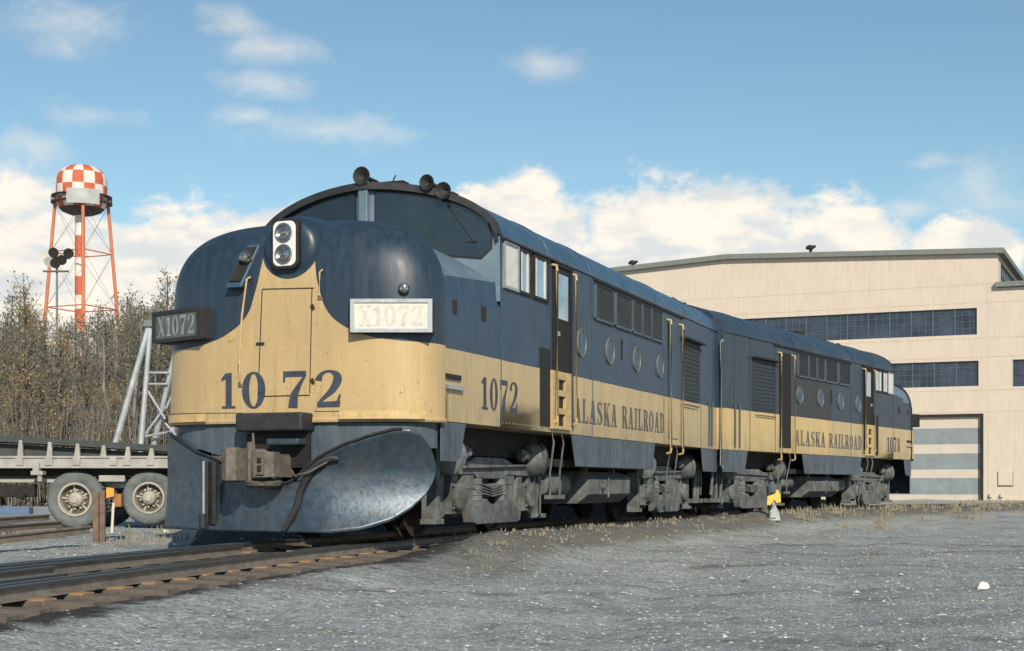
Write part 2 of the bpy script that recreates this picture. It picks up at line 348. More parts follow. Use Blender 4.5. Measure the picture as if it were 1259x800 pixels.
def make_truck(yc,parent,nodes_label=None):
    fr=MB()
    for sx in(1,-1):
        X=sx*1.22; t=.14*sx
        # cast frame: top member, two pedestals, spring seat, centre window
        fr.side([(yc-1.85,.92),(yc-1.75,1.04),(yc-.9,1.02),(yc-.55,1.10),(yc+.55,1.10),(yc+.9,1.02),(yc+1.75,1.04),(yc+1.85,.92),(yc+1.78,.84),(yc+.62,.86),(yc+.5,.80),(yc-.5,.80),(yc-.62,.86),(yc-1.78,.84)],X,.16)
        for q in(-1,1):
            fr.side([(yc+q*1.16,.86),(yc+q*1.05,.34),(yc+q*1.30,.26),(yc+q*1.36,.86)],X,.13)
            fr.side([(yc+q*1.62,.86),(yc+q*1.60,.30),(yc+q*1.74,.24),(yc+q*1.86,.60),(yc+q*1.82,.86)],X,.13)
            fr.side([(yc+q*.60,.86),(yc+q*.62,.42),(yc+q*.92,.38),(yc+q*1.0,.86)],X+sx*.02,.12)
            fr.tube((X+sx*.10,yc+q*.46,.46),(X+sx*.10,yc+q*.46,.80),.10,n=12)      # coil springs
            for k in range(4): fr.lathe([(.085,0),(.115,.012),(.115,.035),(.085,.047)],(X+sx*.10,yc+q*.46,.48+k*.075),(0,0,1),12)
            fr.box(X-sx*.02,X+sx*.20,yc+q*1.9,yc+q*2.02,.22,.95)
            fr.tube((X+sx*.18,yc+q*1.98,.30),(X+sx*.18,yc+q*1.98,1.22),.028,n=8)
            fr.box(X+sx*.02,X+sx*.24,yc+q*1.86,yc+q*2.16,.20,.27)
        fr.side([(yc-.98,.46),(yc-.90,.20),(yc-.80,.17),(yc+.80,.17),(yc+.90,.20),(yc+.98,.46),(yc+.62,.40),(yc+.45,.52),(yc+.25,.44),(yc-.25,.44),(yc-.45,.52),(yc-.62,.40)],X+sx*.10,.17)
        for k in range(4): fr.side([(yc-.55+.05*k,.60+.035*k),(yc,.54+.035*k),(yc+.55-.05*k,.60+.035*k),(yc+.55-.05*k,.625+.035*k),(yc,.565+.035*k),(yc-.55+.05*k,.625+.035*k)],X+sx*.10,.1)
        fr.tube((X+sx*.12,yc-.95,.66),(X+sx*.12,yc+.95,.74),.03,n=8); fr.tube((X+sx*.2,yc-1.1,.95),(X+sx*.2,yc+1.4,1.0),.022,n=6)
    fr.box(-1.2,1.2,yc-.35,yc+.35,.5,.9)
    tr=fr.build('truck',M_TRUCK,parent,bevel=.018)
    for q in(-1,1):
        w=MB()
        for sx in(1,-1):
            w.lathe([(.12,-.08),(.42,-.06),(.45,-.10),(.50,-.10),(.485,.02),(.50,.03),(.53,.035),(.53,.06),(.42,.06),(.30,.0),(.14,.03),(.12,.12)],(sx*.76,yc+q*1.4,.50),(-sx,0,0),36)
        w.tube((-.8,yc+q*1.4,.5),(.8,yc+q*1.4,.5),.09); w.build('wheelset',M_WHEEL,tr,smooth=True)
        for sx in(1,-1):
            j=MB(); X=sx*1.24
            j.box(X,X+sx*.20,yc+q*1.4-.19,yc+q*1.4+.19,.32,.74)
            j.lathe([(.19,0),(.19,.06),(.16,.09),(.08,.10)],(X+sx*.20,yc+q*1.4,.55),(sx,0,0),20)
            for a in(-1,1):
                for b in(-1,1): j.tube((X+sx*.2,yc+q*1.4+a*.15,.55+b*.15),(X+sx*.235,yc+q*1.4+a*.15,.55+b*.15),.025,n=6)
            j.build('journal_box',M_TRUCK,tr,smooth=True,bevel=.02)
            c=MB(); yy=yc+q*1.72
            c.lathe([(.05,-.22),(.20,-.20),(.26,-.12),(.26,.02),(.235,.05),(.26,.07),(.26,.10),(.20,.15),(.09,.17)],(sx*1.42,yy,1.10),(sx*.75,q*.66,.05),22)
            c.tube((sx*1.44,yy,1.12),(sx*1.42,yc+q*1.12,1.15),.05,n=10); c.lathe([(.0,-.1),(.09,-.06),(.10,.02),(.05,.09)],(sx*1.44,yc+q*1.12,1.15),(sx,0,0),12)
            c.tube((sx*1.42,yy,1.1),(sx*1.36,yy+q*.1,.7),.03,n=8)
            c.build('brake_cylinder',M_TRUCK,tr,smooth=True)
    return tr

def make_loco(name,loc,rz,label,number,paintm,roofm,numside):
    root=empty(name,loc,rz); tag(root,label,'locomotive','locomotives coupled back to back')
    # ---- body shell behind the nose: hood section, then cab and carbody
    sec=[]
    N=28
    b=MB()
    def ring_at(yfun):
        out=[]
        prof=[(H,1.5),(H,1.9),(H,2.4),(H,3.0),(H,3.6)]
        prof+= [(H*math.cos(PI*k/(2*N)),4.1+.75*math.sin(PI*k/(2*N))) for k in range(N+1)]
        full=prof+[(-x,z) for x,z in reversed(prof[:-1])]
        return [(x,yfun(x),z) for x,z in full]
    r0=ring_at(yf); r1=ring_at(lambda x:L); n=len(r0)
    segs=6
    vs=[]
    for k in range(segs+1):
        t=k/segs
        for a,c in zip(r0,r1): vs.append((a[0],a[1]+(c[1]-a[1])*t,a[2]))
    fs=[(k*n+i,k*n+i+1,(k+1)*n+i+1,(k+1)*n+i) for k in range(segs) for i in range(n-1)]
    # material split: roof above z=4.1
    for f in fs:
        z=sum(vs[i][2] for i in f)/4; b.cur=1 if z>4.11 else 0; b.add([vs[i] for i in f],[(0,1,2,3)])
    b.cur=0
    b.add([r1[i] for i in range(n)],[tuple(range(n))])
    b.add([(H,yf(H),1.5),(-H,yf(H),1.5),(-H,L,1.5),(H,L,1.5)],[(0,1,2,3)])
    b.cur=2
    M=24
    for i in range(M):
        xa,xb=-H+2*H*i/M,-H+2*H*(i+1)/M
        b.add([(xa,yf(xa),3.2),(xb,yf(xb),3.2),(xb,yf(xb),roofz(xb)),(xa,yf(xa),roofz(xa))],[(0,1,2,3)])
    b.cur=0
    for sx in(1,-1):
        for zz_ in(1.56,2.36,3.38):
            yy=.1+2
            while yy<L-.1:
                X_=sx*H; b.add([(X_+sx*.0009,yy-.010,zz_-.010),(X_+sx*.0009,yy+.010,zz_-.010),(X_+sx*.0009,yy+.010,zz_+.010),(X_+sx*.0009,yy-.010,zz_+.010),(X_+sx*.007,yy,zz_)],[(0,1,4),(1,2,4),(2,3,4),(3,0,4)]); yy+=.115
    body=b.build('body',[paintm,roofm,M_CAB],root,smooth=True,weld=True,angle=28)
    # gutter along the eave, panel seams
    e=MB()
    for sx in(1,-1):
        e.box(sx*H,sx*(H+.025),2.05,L-.05,4.085,4.115)
        for yy in(2.0,3.95,5.08,6.1,10.62,12.0,13.65,14.6): e.box(sx*H,sx*(H+.008),yy,yy+.016,1.52,4.08)
    for yy in(3.9,6.0,10.7,13.6):
        e.path([(H*math.cos(PI*k/24)*1.003,yy,4.1+.755*math.sin(PI*k/24)) for k in range(25)],.012,5)
    e.build('rain_gutter',roofm,body)
    # ---- hood between the nose cap and the windshield
    h=MB()
    def hood(s,t):
        u=math.sin((s-.5)*PI*.9999); zt=3.0
        # outline as polyline: side up, then superellipse
        return None
    out=[(H,1.5),(H,2.0),(H,2.4),(H,2.9)]
    for k in range(1,25):
        a=k/24; v=math.sin(a*PI/2); K=max(0,1-v**2.8); out.append((H*.985*K**(1/3.5) if v>.2 else H,2.9+1.06*v))
    full=out+[(-x,z) for x,z in reversed(out[:-1])]
    n=len(full)
    def rear(x,z):
        ax=abs(x)
        zz=z if z<3.3 else (3.42+(1.86-ax)/.66*.40 if ax>1.2 else 3.82+(1.2-ax)/1.2*.14)
        return zz
    NR=8; vs=[]
    for k in range(NR+1):
        t=k/NR
        for x,z in full:
            zz=z*(1-t)+rear(x,z)*t if z>=3.0 else z
            xx_=x*(.985 if z>3.0 else 1)
            vs.append((x,-.02+(yf(x)+.05)*t,zz))
    h.add(vs,[(k*n+i,k*n+i+1,(k+1)*n+i+1,(k+1)*n+i) for k in range(NR) for i in range(n-1)]); h.add([(H,-.02,1.5),(H,yf(H),1.5),(-H,yf(H),1.5),(-H,-.02,1.5)],[(0,1,2,3)])
    hv,hf,hm=h.v,h.f,[]
    for f in hf:
        p=[Vector(hv[i]) for i in f]; nn=(p[1]-p[0]).cross(p[2]-p[0]); nn.normalize() if nn.length>0 else None
        hm.append(1 if abs(nn.z)>.12 and p[0].z>3.25 else 0)  # upward slopes take the lighter paint: sky light put into their colour
    h.mi=hm
    hd=h.build('hood',[paintm,M_CAB],root,smooth=True,weld=True,angle=40)
    jm=MB(); m2_=len(full); vs=[]
    for x,z in full:
        for yy,k_ in((-.005,1.012),(.05,1.012),(.05,1.0)): vs.append((x*k_,yy,z+(k_-1)*2.2 if z>3.2 else z))
    jm.add(vs,[(i*3+j,i*3+j+1,i*3+4+j,i*3+3+j) for i in range(m2_-1) for j in range(2)]); jm.build('joint_shade_strip',M_BLACK,hd,recalc=False)  # black strip at the nose joint gives the crease its dark shading
    # ---- nose cap
    nb=MB()
    def nz(s,t):
        # t<.4: vertical wall, above: dome
        u=math.sin((s-.5)*PI)
        if t<.35: z=1.53+(2.9-1.53)*t/.35; K=1
        else:
            v=math.sin((t-.35)/.65*PI/2); z=2.9+1.13*v; K=max(0,1-v**2.8)
        x=HC*K**(1/3.5)*u; y=-PN*(K*(1-abs(u)**3.5))**.4
        return (x*(1-.032*sstep_(1.5,3.2,z)) if x<0 else x,y,z)
    nb.grid(nz,96,60)
    def lip(s,t):
        p=nz(1.0 if s>=.5 else 0.0,0); return p
    ol=[nz(0,j/60) for j in range(61)]+[nz(1,j/60) for j in range(60,-1,-1)]
    n=len(ol); vs=ol+[(x*.965,.0,1.5+(z-1.5)*.985) for x,y,z in ol]
    nb.add(vs,[(i,i+1,n+i+1,n+i) for i in range(n-1)])
    # flange along the bottom edge of the yellow
    def fl(s,t):
        u=math.sin((s-.5)*PI); a=1+.012*math.sin(t*PI); return (HC*a*u,-PN*(1-abs(u)**3.5)**.4*a*1.01,1.53-.06*t)
    nb.grid(fl,80,3)
    nose=nb.build('nose',M_NOSE,root,smooth=True,weld=True,angle=50)
    # nose details
    s=MB()
    nose_strip(s,[(-.22,3.12),(.50,3.10)],.014,.004); nose_strip(s,[(-.22,3.12),(-.28,1.80)],.014,.004,seg=14)
    nose_strip(s,[(.47,3.10),(.44,1.82)],.012,.004,seg=14); nose_strip(s,[(-.28,1.80),(.44,1.80)],.014,.0045)
    s.build('nose_door',M_DARK,nose,recalc=False)
    s=MB(); nose_strip(s,[(-.30,2.45),(-.18,2.45)],.03,.02,seg=2); s.build('door_latch',M_DARK,nose,recalc=False)
    for yy in(2.9,2.0): s=MB(); nose_strip(s,[(.47,yy),(.50,yy-.06)],.045,.02,seg=1); s.build('hinge',M_DARK,nose,recalc=False)
    for sa,sb in(((-1.75,1.62),(-.5,1.60)),((.5,1.60),(1.85,1.60))): s=MB(); nose_strip(s,[sa,sb],.008,.004,seg=24); s.build('nose_seam',M_DARK,nose,recalc=False)
    for a,bb in((-1.72,-1.02),(.86,1.82)):
        m_=20; lp=MB()
        for k in range(m_):
            x0=a+(bb-a)*k/m_; x1=a+(bb-a)*(k+1)/m_
            if abs(x1)>1.88: x1=math.copysign(1.88,x1)
            lp.add([(x0,nose_y(x0,1.5)-.05,1.60),(x1,nose_y(x1,1.5)-.05,1.60),(x1,nose_y(x1,1.5)-.065,1.50),(x0,nose_y(x0,1.5)-.065,1.50)],[(0,1,2,3)])
        lp.build('nose_flange',M_YEL,nose,solid=.02)
    gr=MB(); gr.path([(-.40,nose_y(-.4,3.25)-.0,3.28),(-.40,nose_y(-.4,3.2)-.08,3.24),(-.46,nose_y(-.46,2.8)-.08,2.8),(-.50,nose_y(-.5,2.3)-.08,2.2),(-.50,nose_y(-.5,2.1)-.08,1.98),(-.50,nose_y(-.5,2.1),1.93)],.014,8)
    gr.build('grab_rail',M_YEL,root,smooth=True)
    gr=MB(); gr.path([(.60,nose_y(.6,3.3),3.32),(.60,nose_y(.6,3.3)-.07,3.28),(.60,nose_y(.6,3.0)-.07,3.0),(.6,nose_y(.6,2.9),2.96)],.012,8); gr.build('grab_rail',M_YEL,root,smooth=True)
    # headlight housing + twin lamps
    hh=MB(); hh.lathe([(.46,.0),(.44,.25),(.41,.42),(.37,.53),(.32,.575),(.24,.59),(.0,.59)],(.14,-.17,3.61),(0,-1,0),40)
    hl=hh.build('headlight',M_HEAD,root,smooth=True,angle=50)
    def rr(w,hgt,r,n=6):
        o=[]
        for cx,cz,a0 in((w-r,hgt-r,0),(-w+r,hgt-r,90),(-w+r,-hgt+r,180),(w-r,-hgt+r,270)):
            for k in range(n+1): a=R(a0+90*k/n); o.append((cx+r*math.cos(a),cz+r*math.sin(a)))
        return o
    q=MB(); q.prism([(a+.13,c+3.65) for a,c in rr(.19,.31,.10)],lambda a,c:(a,-.70,c),lambda a,c:(a,-.83,c)); q.build('bezel',M_BLACK,hl,bevel=.012)
    q=MB(); q.prism([(a+.13,c+3.65) for a,c in rr(.155,.275,.08)],lambda a,c:(a,-.78,c),lambda a,c:(a,-.845,c)); q.build('lamp_plate',M_LENS,hl,bevel=.01)
    for zc in(3.78,3.52):
        q=MB(); q.lathe([(.115,0),(.12,.018),(.10,.022),(.07,.004),(.03,.012),(.0,.03)],(.13,-.845,zc),(0,-1,0),24); q.build('lamp',M_CHR,hl,smooth=True)
    # class light on the left shoulder, knob on the right
    q=MB(); pl=[(-.68,3.14),(-.44,3.14),(-.31,3.70),(-.50,3.70)]
    def cz(a,c): return nose_y(a,c)-.03-(3.72-c)*.20
    q.prism(pl,lambda a,c:(a,-.35,c),lambda a,c:(a,cz(a,c),c)); cl_=q.build('marker_light',M_ROOF,root,bevel=.02)
    q=MB(); q.prism([(-.62,3.22),(-.46,3.22),(-.35,3.66),(-.48,3.66)],lambda a,c:(a,cz(a,c)-.0,c),lambda a,c:(a,cz(a,c)-.012,c)); q.build('marker_recess',M_DARK,cl_)
    q=MB(); q.lathe([(.08,0),(.08,.05),(.055,.09),(.0,.10)],(-.43,nose_y(-.43,3.52)-.08,3.52),(0,-1,0),16); q.build('marker_lens',M_CHR,cl_,smooth=True)
    q=MB(); q.lathe([(.07,-.03),(.07,.04),(.05,.075),(.0,.09)],(1.60,nose_y(1.6,3.06),3.06),(.45,-.9,0),16); q.build('marker_light',M_CHR,root,smooth=True)
    # number boards on both corners
    for sx in(1,-1):
        A=(sx*1.04,-.86); B=(sx*1.96,-.52); C=(sx*1.80,-.02); D=(sx*.86,-.60)
        q=MB(); z0,z1=2.53,2.93
        q.add([(p[0],p[1],z0) for p in(A,B,C,D)]+[(p[0],p[1],z1) for p in(A,B,C,D)],[(0,1,2,3),(4,5,6,7),(0,1,5,4),(1,2,6,5),(2,3,7,6),(3,0,4,7)])
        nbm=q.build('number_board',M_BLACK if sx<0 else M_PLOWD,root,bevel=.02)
        dv=Vector((B[0]-A[0],B[1]-A[1],0)); Ln=dv.length; dv.normalize(); nv=Vector((dv.y,-dv.x,0))
        if nv.y>0: nv=-nv
        def bp_(a,c,k,A=A,dv=dv,nv=nv): p=Vector((A[0],A[1],0))+dv*a+nv*k; return (p.x,p.y,c)
        q=MB()
        for a0,a1,c0,c1 in((.0,Ln,z1-.045,z1),(.0,Ln,z0,z0+.045),(0,.05,z0+.045,z1-.045),(Ln-.05,Ln,z0+.045,z1-.045)):
            q.prism([(a0,c0),(a1,c0),(a1,c1),(a0,c1)],lambda a,c:bp_(a,c,.003),lambda a,c:bp_(a,c,.028))
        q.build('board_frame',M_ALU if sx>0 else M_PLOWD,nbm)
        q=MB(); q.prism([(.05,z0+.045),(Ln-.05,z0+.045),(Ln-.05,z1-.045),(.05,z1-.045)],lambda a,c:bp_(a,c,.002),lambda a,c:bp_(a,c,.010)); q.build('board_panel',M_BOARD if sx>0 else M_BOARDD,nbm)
        if sx>0: lettering('board_digits','X'+number,Ln-.2,.24,lambda a,c,k:bp_(a+.1,z0+.08+c,.012+k),M_BOARDN,nbm)
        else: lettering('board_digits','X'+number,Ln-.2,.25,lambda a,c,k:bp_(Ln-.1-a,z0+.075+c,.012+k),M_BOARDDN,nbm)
        q=MB()
        q.box(sx*.60,sx*.70,-.76,-.71,2.50,2.60) if sx<0 else None
        if sx<0: q.build('nose_latch',M_YEL,root)
    # number painted on the nose
    for k_,(ch,x0,w) in enumerate(zip(number,(-.80,-.52,.06,.50),(.24,.37,.34,.36))):
        pass
    lettering('nose_number',number[0],.22,.45,lambda a,c,k:(-.82+a,nose_y(-.82+a,2)-.006-k,1.66+c),M_LET,nose)
    lettering('nose_number',number[1],.36,.45,lambda a,c,k:(-.52+a,nose_y(-.52+a,2)-.006-k,1.655+c),M_LET,nose)
    lettering('nose_number',number[2],.36,.45,lambda a,c,k:(.05+a,nose_y(.05+a,2)-.006-k,1.65+c),M_LET,nose)
    lettering('nose_number',number[3],.38,.45,lambda a,c,k:(.51+a,nose_y(.51+a,2)-.006-k,1.65+c),M_LET,nose)
    # ---- windshield
    for sx in(1,-1):
        def outline(g_=0.0):
            xs=[.16-g_+(1.60+g_*.0-.16+g_)*k/16 for k in range(17)]
            top=[(x,roofz(x*1.0)-.115+g_) for x in xs]
            top+= [(1.69+g_*.6,4.30+g_*.5),(1.74+g_,4.10),(1.73+g_,3.92-g_*.4),(1.60+g_*.6,3.80-g_)]
            return top+[(1.2,3.84-g_),(.16-g_,3.95-g_)]
        q=MB(); q.prism([(sx*a,c) for a,c in outline(.022)],lambda a,c:(a,yf(a)+.02,c),lambda a,c:(a,yf(a)-.012,c)); ws=q.build('windshield',M_BLACK,root)
        q=MB(); q.prism([(sx*a,c) for a,c in outline(0)],lambda a,c:(a,yf(a)-.010,c),lambda a,c:(a,yf(a)-.018,c)); q.build('pane',M_GLASS,ws,smooth=False)
        q=MB(); q.tube((sx*1.16,yf(1.2)-.03,4.53),(sx*1.52,yf(1.5)-.035,4.02),.012,n=6); q.tube((sx*1.16,yf(1.2),4.55),(sx*1.18,yf(1.2)-.05,4.5),.025,n=8)
        q.box(sx*1.30,sx*1.56,yf(1.5)-.04,yf(1.5)-.03,4.0,4.02)
        q.build('wiper',M_BLACK,ws)
    q=MB(); q.box(-.07,.07,yf(0)-.07,yf(0)+.03,3.9,4.80); q.build('windshield_post',M_CAB,root,bevel=.015)
    # brow over the windshield
    q=MB(); vs=[]
    K=36
    for k in range(K+1):
        a=PI*k/K; x=H*math.cos(a)*1.004; z=4.1+.753*math.sin(a)
        for dy_,dz_ in((0.02,.004),(-.10,.012),(-.10,-.085),(.02,-.095)): vs.append((x*(1 if dz_>0 else .985),yf(x)+dy_,z+dz_))
    q.add(vs,[(k*4+j,k*4+(j+1)%4,(k+1)*4+(j+1)%4,(k+1)*4+j) for k in range(K) for j in range(4)]); q.build('roof_brow',M_PLOWD,root,smooth=True,weld=True,angle=40)
    # horns on the roof edge
    for x,z,r,dy_ in((0.0,4.95,.125,1.62),(.92,4.82,.105,1.75),(1.14,4.70,.115,1.80)):
        q=MB(); q.lathe([(.03,-.38),(.035,-.1),(.06,-.02),(r*.8,.06),(r,.10),(r*1.02,.115),(r*.85,.11),(r*.3,.04),(0,.03)],(x,dy_,z),(0,-1,0),22)
        q.tube((x,dy_+.2,z-.02),(x,dy_+.2,roofz(x)-.03),.03); q.box(x-.06,x+.06,dy_+.1,dy_+.3,roofz(x)-.02,roofz(x)+.03); q.build('horn',M_BLACK,root,smooth=True)
    q=MB(); q.box(.20,.52,1.75,1.95,4.80,4.90); q.tube((.3,1.85,4.88),(.36,1.85,5.0),.01); q.build('roof_bracket',M_BLACK,root,bevel=.01)
    # ---- both sides
    sh=2.96
    for sx in(1,-1):
        X=sx*H
        # cab windows
        for y0,y1,z0,z1,mm in((2.11,2.60,3.44,4.02,M_WHITEP),(2.70,3.12,3.44,4.0,M_PALE),(3.30,3.86,3.44,4.0,M_PALE)):
            q=MB()
            for a in((y0-.04,y1+.04,z1,z1+.04),(y0-.04,y1+.04,z0-.04,z0),(y0-.04,y0,z0,z1),(y1,y1+.04,z0,z1)):
                q.box(X,X+sx*.035,a[0],a[1],a[2],a[3])
            wn=q.build('window',M_DARK if mm is not M_WHITEP else M_ALU,root)
            q=MB(); q.box(X,X+sx*.010,y0,y1,z0,z1); q.build('pane',mm,wn)
            if mm is M_PALE:
                q=MB(); q.box(X+sx*.011,X+sx*.025,y1-.13,y1-.07,z0,z1); q.build('sash',M_WHITEP,wn); q=MB(); q.box(X+sx*.011,X+sx*.022,y0,y0+.10,z0,z1); q.build('sash',M_WHITEP,wn)
        # brow strip over the windows
        q=MB(); q.box(X,X+sx*.05,2.0,5.1,4.045,4.075); q.build('window_drip',M_BLACK,root)
        # cab door with yellow rails and ladder panel
        q=MB(); q.box(X,X+sx*.02,4.18,4.94,2.42,4.02); q.box(X,X+sx*.045,4.13,4.19,1.6,4.05); q.box(X,X+sx*.045,4.93,4.98,1.6,4.05); q.box(X,X+sx*.045,4.19,4.93,4.0,4.045)
        dr=q.build('cab_door',M_GRILL,root,bevel=.006)
        q=MB(); q.box(X+sx*.02,X+sx*.028,4.36,4.80,3.22,3.90); q.build('pane',M_PALE,dr)
        q=MB(); q.box(X+sx*.02,X+sx*.05,4.28,4.36,2.95,3.02); q.build('handle',M_ALU,dr)
        lad=MB()
        y0,y1=4.00,4.90; xs=X+sx*.0
        zs=[1.55,1.60,1.78,1.87,2.05,2.14,2.30,2.42]
        # plate with three toe holes
        for k in range(0,8,2):
            lad.box(X,X+sx*.05,y0,y1,zs[k],zs[k+1])
        for k in(1,3,5):
            lad.box(X,X+sx*.05,y0,y0+.30,zs[k],zs[k+1]); lad.box(X,X+sx*.05,y1-.28,y1,zs[k],zs[k+1])
        ld=lad.build('step_panel',M_YEL,root,bevel=.004)
        q=MB()
        for k in(1,3,5): q.box(X,X+sx*.006,y0+.30,y1-.28,zs[k],zs[k+1])
        q.box(X,X+sx*.02,y0-.42,y0-.01,1.58,2.72)  # flat black sheet stands in for the shaded step recess
        q.build('step_recess_shade',M_BLACK,ld)
        for yy,z0,z1 in((4.10,1.62,4.02),(5.02,1.62,4.0),(10.85,1.30,3.92),(11.80,1.30,3.92)):
            q=MB(); q.path([(X,yy,z0+.02),(X+sx*.08,yy,z0+.04),(X+sx*.09,yy,z0+.12),(X+sx*.09,yy,z1-.12),(X+sx*.08,yy,z1-.04),(X,yy,z1-.02)],.022,8); q.build('grab_rail',M_YEL,root,smooth=True)
        for yy in(4.15,4.6,11.0,11.6):       # hanging step irons
            q=MB(); q.path([(X-sx*.02,yy,1.55),(X+sx*.02,yy,1.35),(X-sx*.06,yy+.05,.9),(X-sx*.06,yy+.05,.55)],.016,6); q.box(X-sx*.12,X+sx*.0,yy-.03,yy+.13,.50,.56); q.build('step_iron',M_TRUCK,root)
        # louvre bank under its awning
        for y0,y1 in((6.25,7.22),(7.38,8.32),(8.44,8.98),(9.08,9.62),(9.72,10.42)):
            q=MB(); q.box(X,X+sx*.012,y0,y1,3.44,3.96); gq=q.build('louvre',M_GRILL,root)
            q=MB(); nb_=int((y1-y0)/.09)
            for k in range(nb_+1): yy=y0+(y1-y0)*k/nb_; q.box(X+sx*.012,X+sx*.028,yy-.012,yy+.012,3.44,3.96)
            q.box(X+sx*.012,X+sx*.02,y0,y1,3.69,3.705)
            q.build('louvre_bars',M_GRILL2,gq)
            q=MB()
            for a0,a1 in((y0-.07,y0),(y1,y1+.07)): q.box(X,X+sx*.04,a0,a1,3.43,3.97)
            q.box(X,X+sx*.04,y0,y1,3.40,3.44); q.build('louvre_frame',M_SKIRT,gq)
        q=MB(); q.box(X,X+sx*.035,6.15,12.1,4.035,4.075); q.box(X,X+sx*.02,6.18,10.5,3.97,4.0); q.box(X,X+sx*.02,6.18,10.5,3.41,3.435); q.build('awning',M_BLACK,root)
        # portholes
        for yy in(5.50,7.05,8.70,10.30):
            q=MB(); q.lathe([(.225,0),(.225,.03),(.210,.032),(.20,.012),(.0,.012)],(X,yy,sh),(sx,0,0),30)
            ph=q.build('porthole',M_RIMP,root,smooth=True)
            q=MB(); q.lathe([(.198,0),(.198,.006),(0,.006)],(X+sx*.0125,yy,sh),(sx,0,0),30); q.build('pane',M_PORT,ph)
        for ya,yb,za,zb2 in((7.75,7.83,2.88,3.22),(.34,.46,2.86,3.03),(1.30,1.44,2.87,3.06)):
            q=MB(); q.side([(ya,za),(yb,za),(yb,zb2),(ya,zb2)],X,.012); q.build('vent_slot',M_DARK,root)
        # engine room doors and radiator shutter
        q=MB(); q.box(X,X+sx*.02,10.95,11.70,1.62,3.92); q.build('rear_door',paintm if number=='1072' else M_GRILL,root,bevel=.006)
        q=MB(); q.box(X,X+sx*.03,12.05,12.10,2.44,3.62); q.box(X,X+sx*.03,13.40,13.45,2.44,3.62); q.box(X,X+sx*.03,12.10,13.40,2.44,2.48)
        for k in range(13): q.box(X,X+sx*.018,12.10,13.40,2.50+k*.087,2.57+k*.087)
        q.build('radiator_shutter',M_GRILL2,root)
        q=MB(); q.box(X,X+sx*.14,11.95,13.55,3.63,3.67); q.build('shutter_hood',M_BLACK,root)
        q=MB(); q.path([(X,12.1,2.33),(X+sx*.05,12.1,2.33),(X+sx*.05,13.3,2.33),(X,13.3,2.33)],.012,6); q.build('grab_rail',M_GRILL2,root)
        for yy in(14.35,14.62): q=MB(); q.tube((X+sx*.03,yy,1.55),(X+sx*.03,yy,2.5),.02,n=6); q.build('grab_rail',M_SKIRT,root)
        q=MB(); q.box(X,X+sx*.03,.05,.55,2.03,2.09); q.build('side_slot',M_BLACK,root)
        q=MB(); q.box(X,X+sx*.05,.08,.60,1.90,1.95); q.build('side_step',M_ALU,root)
        # skirts
        for pg in([(.0,1.5),(.80,1.5),(.62,1.05),(.45,1.0),(.0,1.0)],[(5.08,1.5),(10.05,1.5),(9.85,1.0),(5.30,1.0)],[(13.75,1.5),(L-.02,1.5),(L-.02,1.0),(13.95,1.0)]):
            q=MB(); q.side(pg,X-sx*.03,.02); q.build('skirt',M_SKIRT,root,bevel=.01)
        # lettering on the side
        def plc(y0,z0):
            if sx>0: return lambda a,c,k:(H+.006+k,y0+a,z0+c)
            return lambda a,c,k:(-H-.006-k,y0-a,z0+c)
        l1=M_LET2
        lettering('railroad_name','ALASKA',2.36,.38,plc(5.15 if sx>0 else 10.65,1.70),l1,root,.07)
        lettering('railroad_name','RAILROAD',2.86,.38,plc(7.79 if sx>0 else 8.01,1.70),l1,root,.07)
        lettering('side_number',numside,1.38,.43,plc(1.28 if sx>0 else 2.66,1.71),M_LET,root,.12)
    # ---- front apron, buffer step, plow, coupler
    q=MB()
    def ap(s_,t_):
        u=math.sin((s_-.5)*PI); x=1.80*u; y=-(PN-.05)*(1-abs(u)**3.5)**.4; z=1.5-(.62-.28*min(1,abs(x)/1.2))*t_
        return(x,y,z)
    q.grid(ap,60,6); apn=q.build('apron',M_SKIRT,root,smooth=True)
    q=MB(); q.box(-.44,.48,-1.04,-.66,1.36,1.585); bs=q.build('buffer_step',M_PLOWD,root,bevel=.03)
    q=MB(); q.box(-.42,.46,-.80,-.76,.92,1.345); q.build('coupler_pocket',M_BLACK,bs)
    q=MB(); q.box(-.02,.42,-1.02,-.80,1.19,1.27); q.build('pocket_bar',M_PLOW,bs,bevel=.02)
    def zt(x):
        P=[(-1.80,1.40),(-1.6,1.30),(-1.2,1.12),(-.85,1.03),(-.55,.93),(-.3,.74),(.0,.68),(.35,.74),(.5,.90),(.7,1.05),(1.0,1.19),(1.3,1.29),(1.6,1.37),(1.75,1.37),(1.86,1.31),(1.93,1.16),(1.96,.93)]
        for (a,b_),(c,d) in zip(P[:-1],P[1:]):
            if x<=c: return b_+(d-b_)*max(0,(x-a))/(c-a)
        return P[-1][1]
    def zb(x):
        P=[(-1.80,.15),(.9,.14),(1.2,.17),(1.5,.27),(1.7,.41),(1.85,.58),(1.93,.76),(1.96,.91)]
        for (a,b_),(c,d) in zip(P[:-1],P[1:]):
            if x<=c: return b_+(d-b_)*max(0,(x-a))/(c-a)
        return P[-1][1]
    def py(x,z):
        ax=abs(x-.05)
        base=-.98 if ax<.45 else -.98+.60*min(1,(ax-.45)/1.5)**1.15
        tt=(z-.85)/.70
        curl=-.02 if ax<.35 else 0
        k=min(1,max(0,(ax-.35)/.4))
        return base+curl-(1 if x>0 else (.45 if z<.85 else .05))*(.20*tt*tt if z<.85 else .22*abs(tt)**1.6*1.6)*(.35+.65*k)
    def pl_(s_,t_):
        x=-1.80+3.76*(math.sin((s_-.5)*PI)*.5+.5 if s_>.5 else s_) ; z=zb(x)+(zt(x)-zb(x))*t_
        return(x,py(x,z),z)
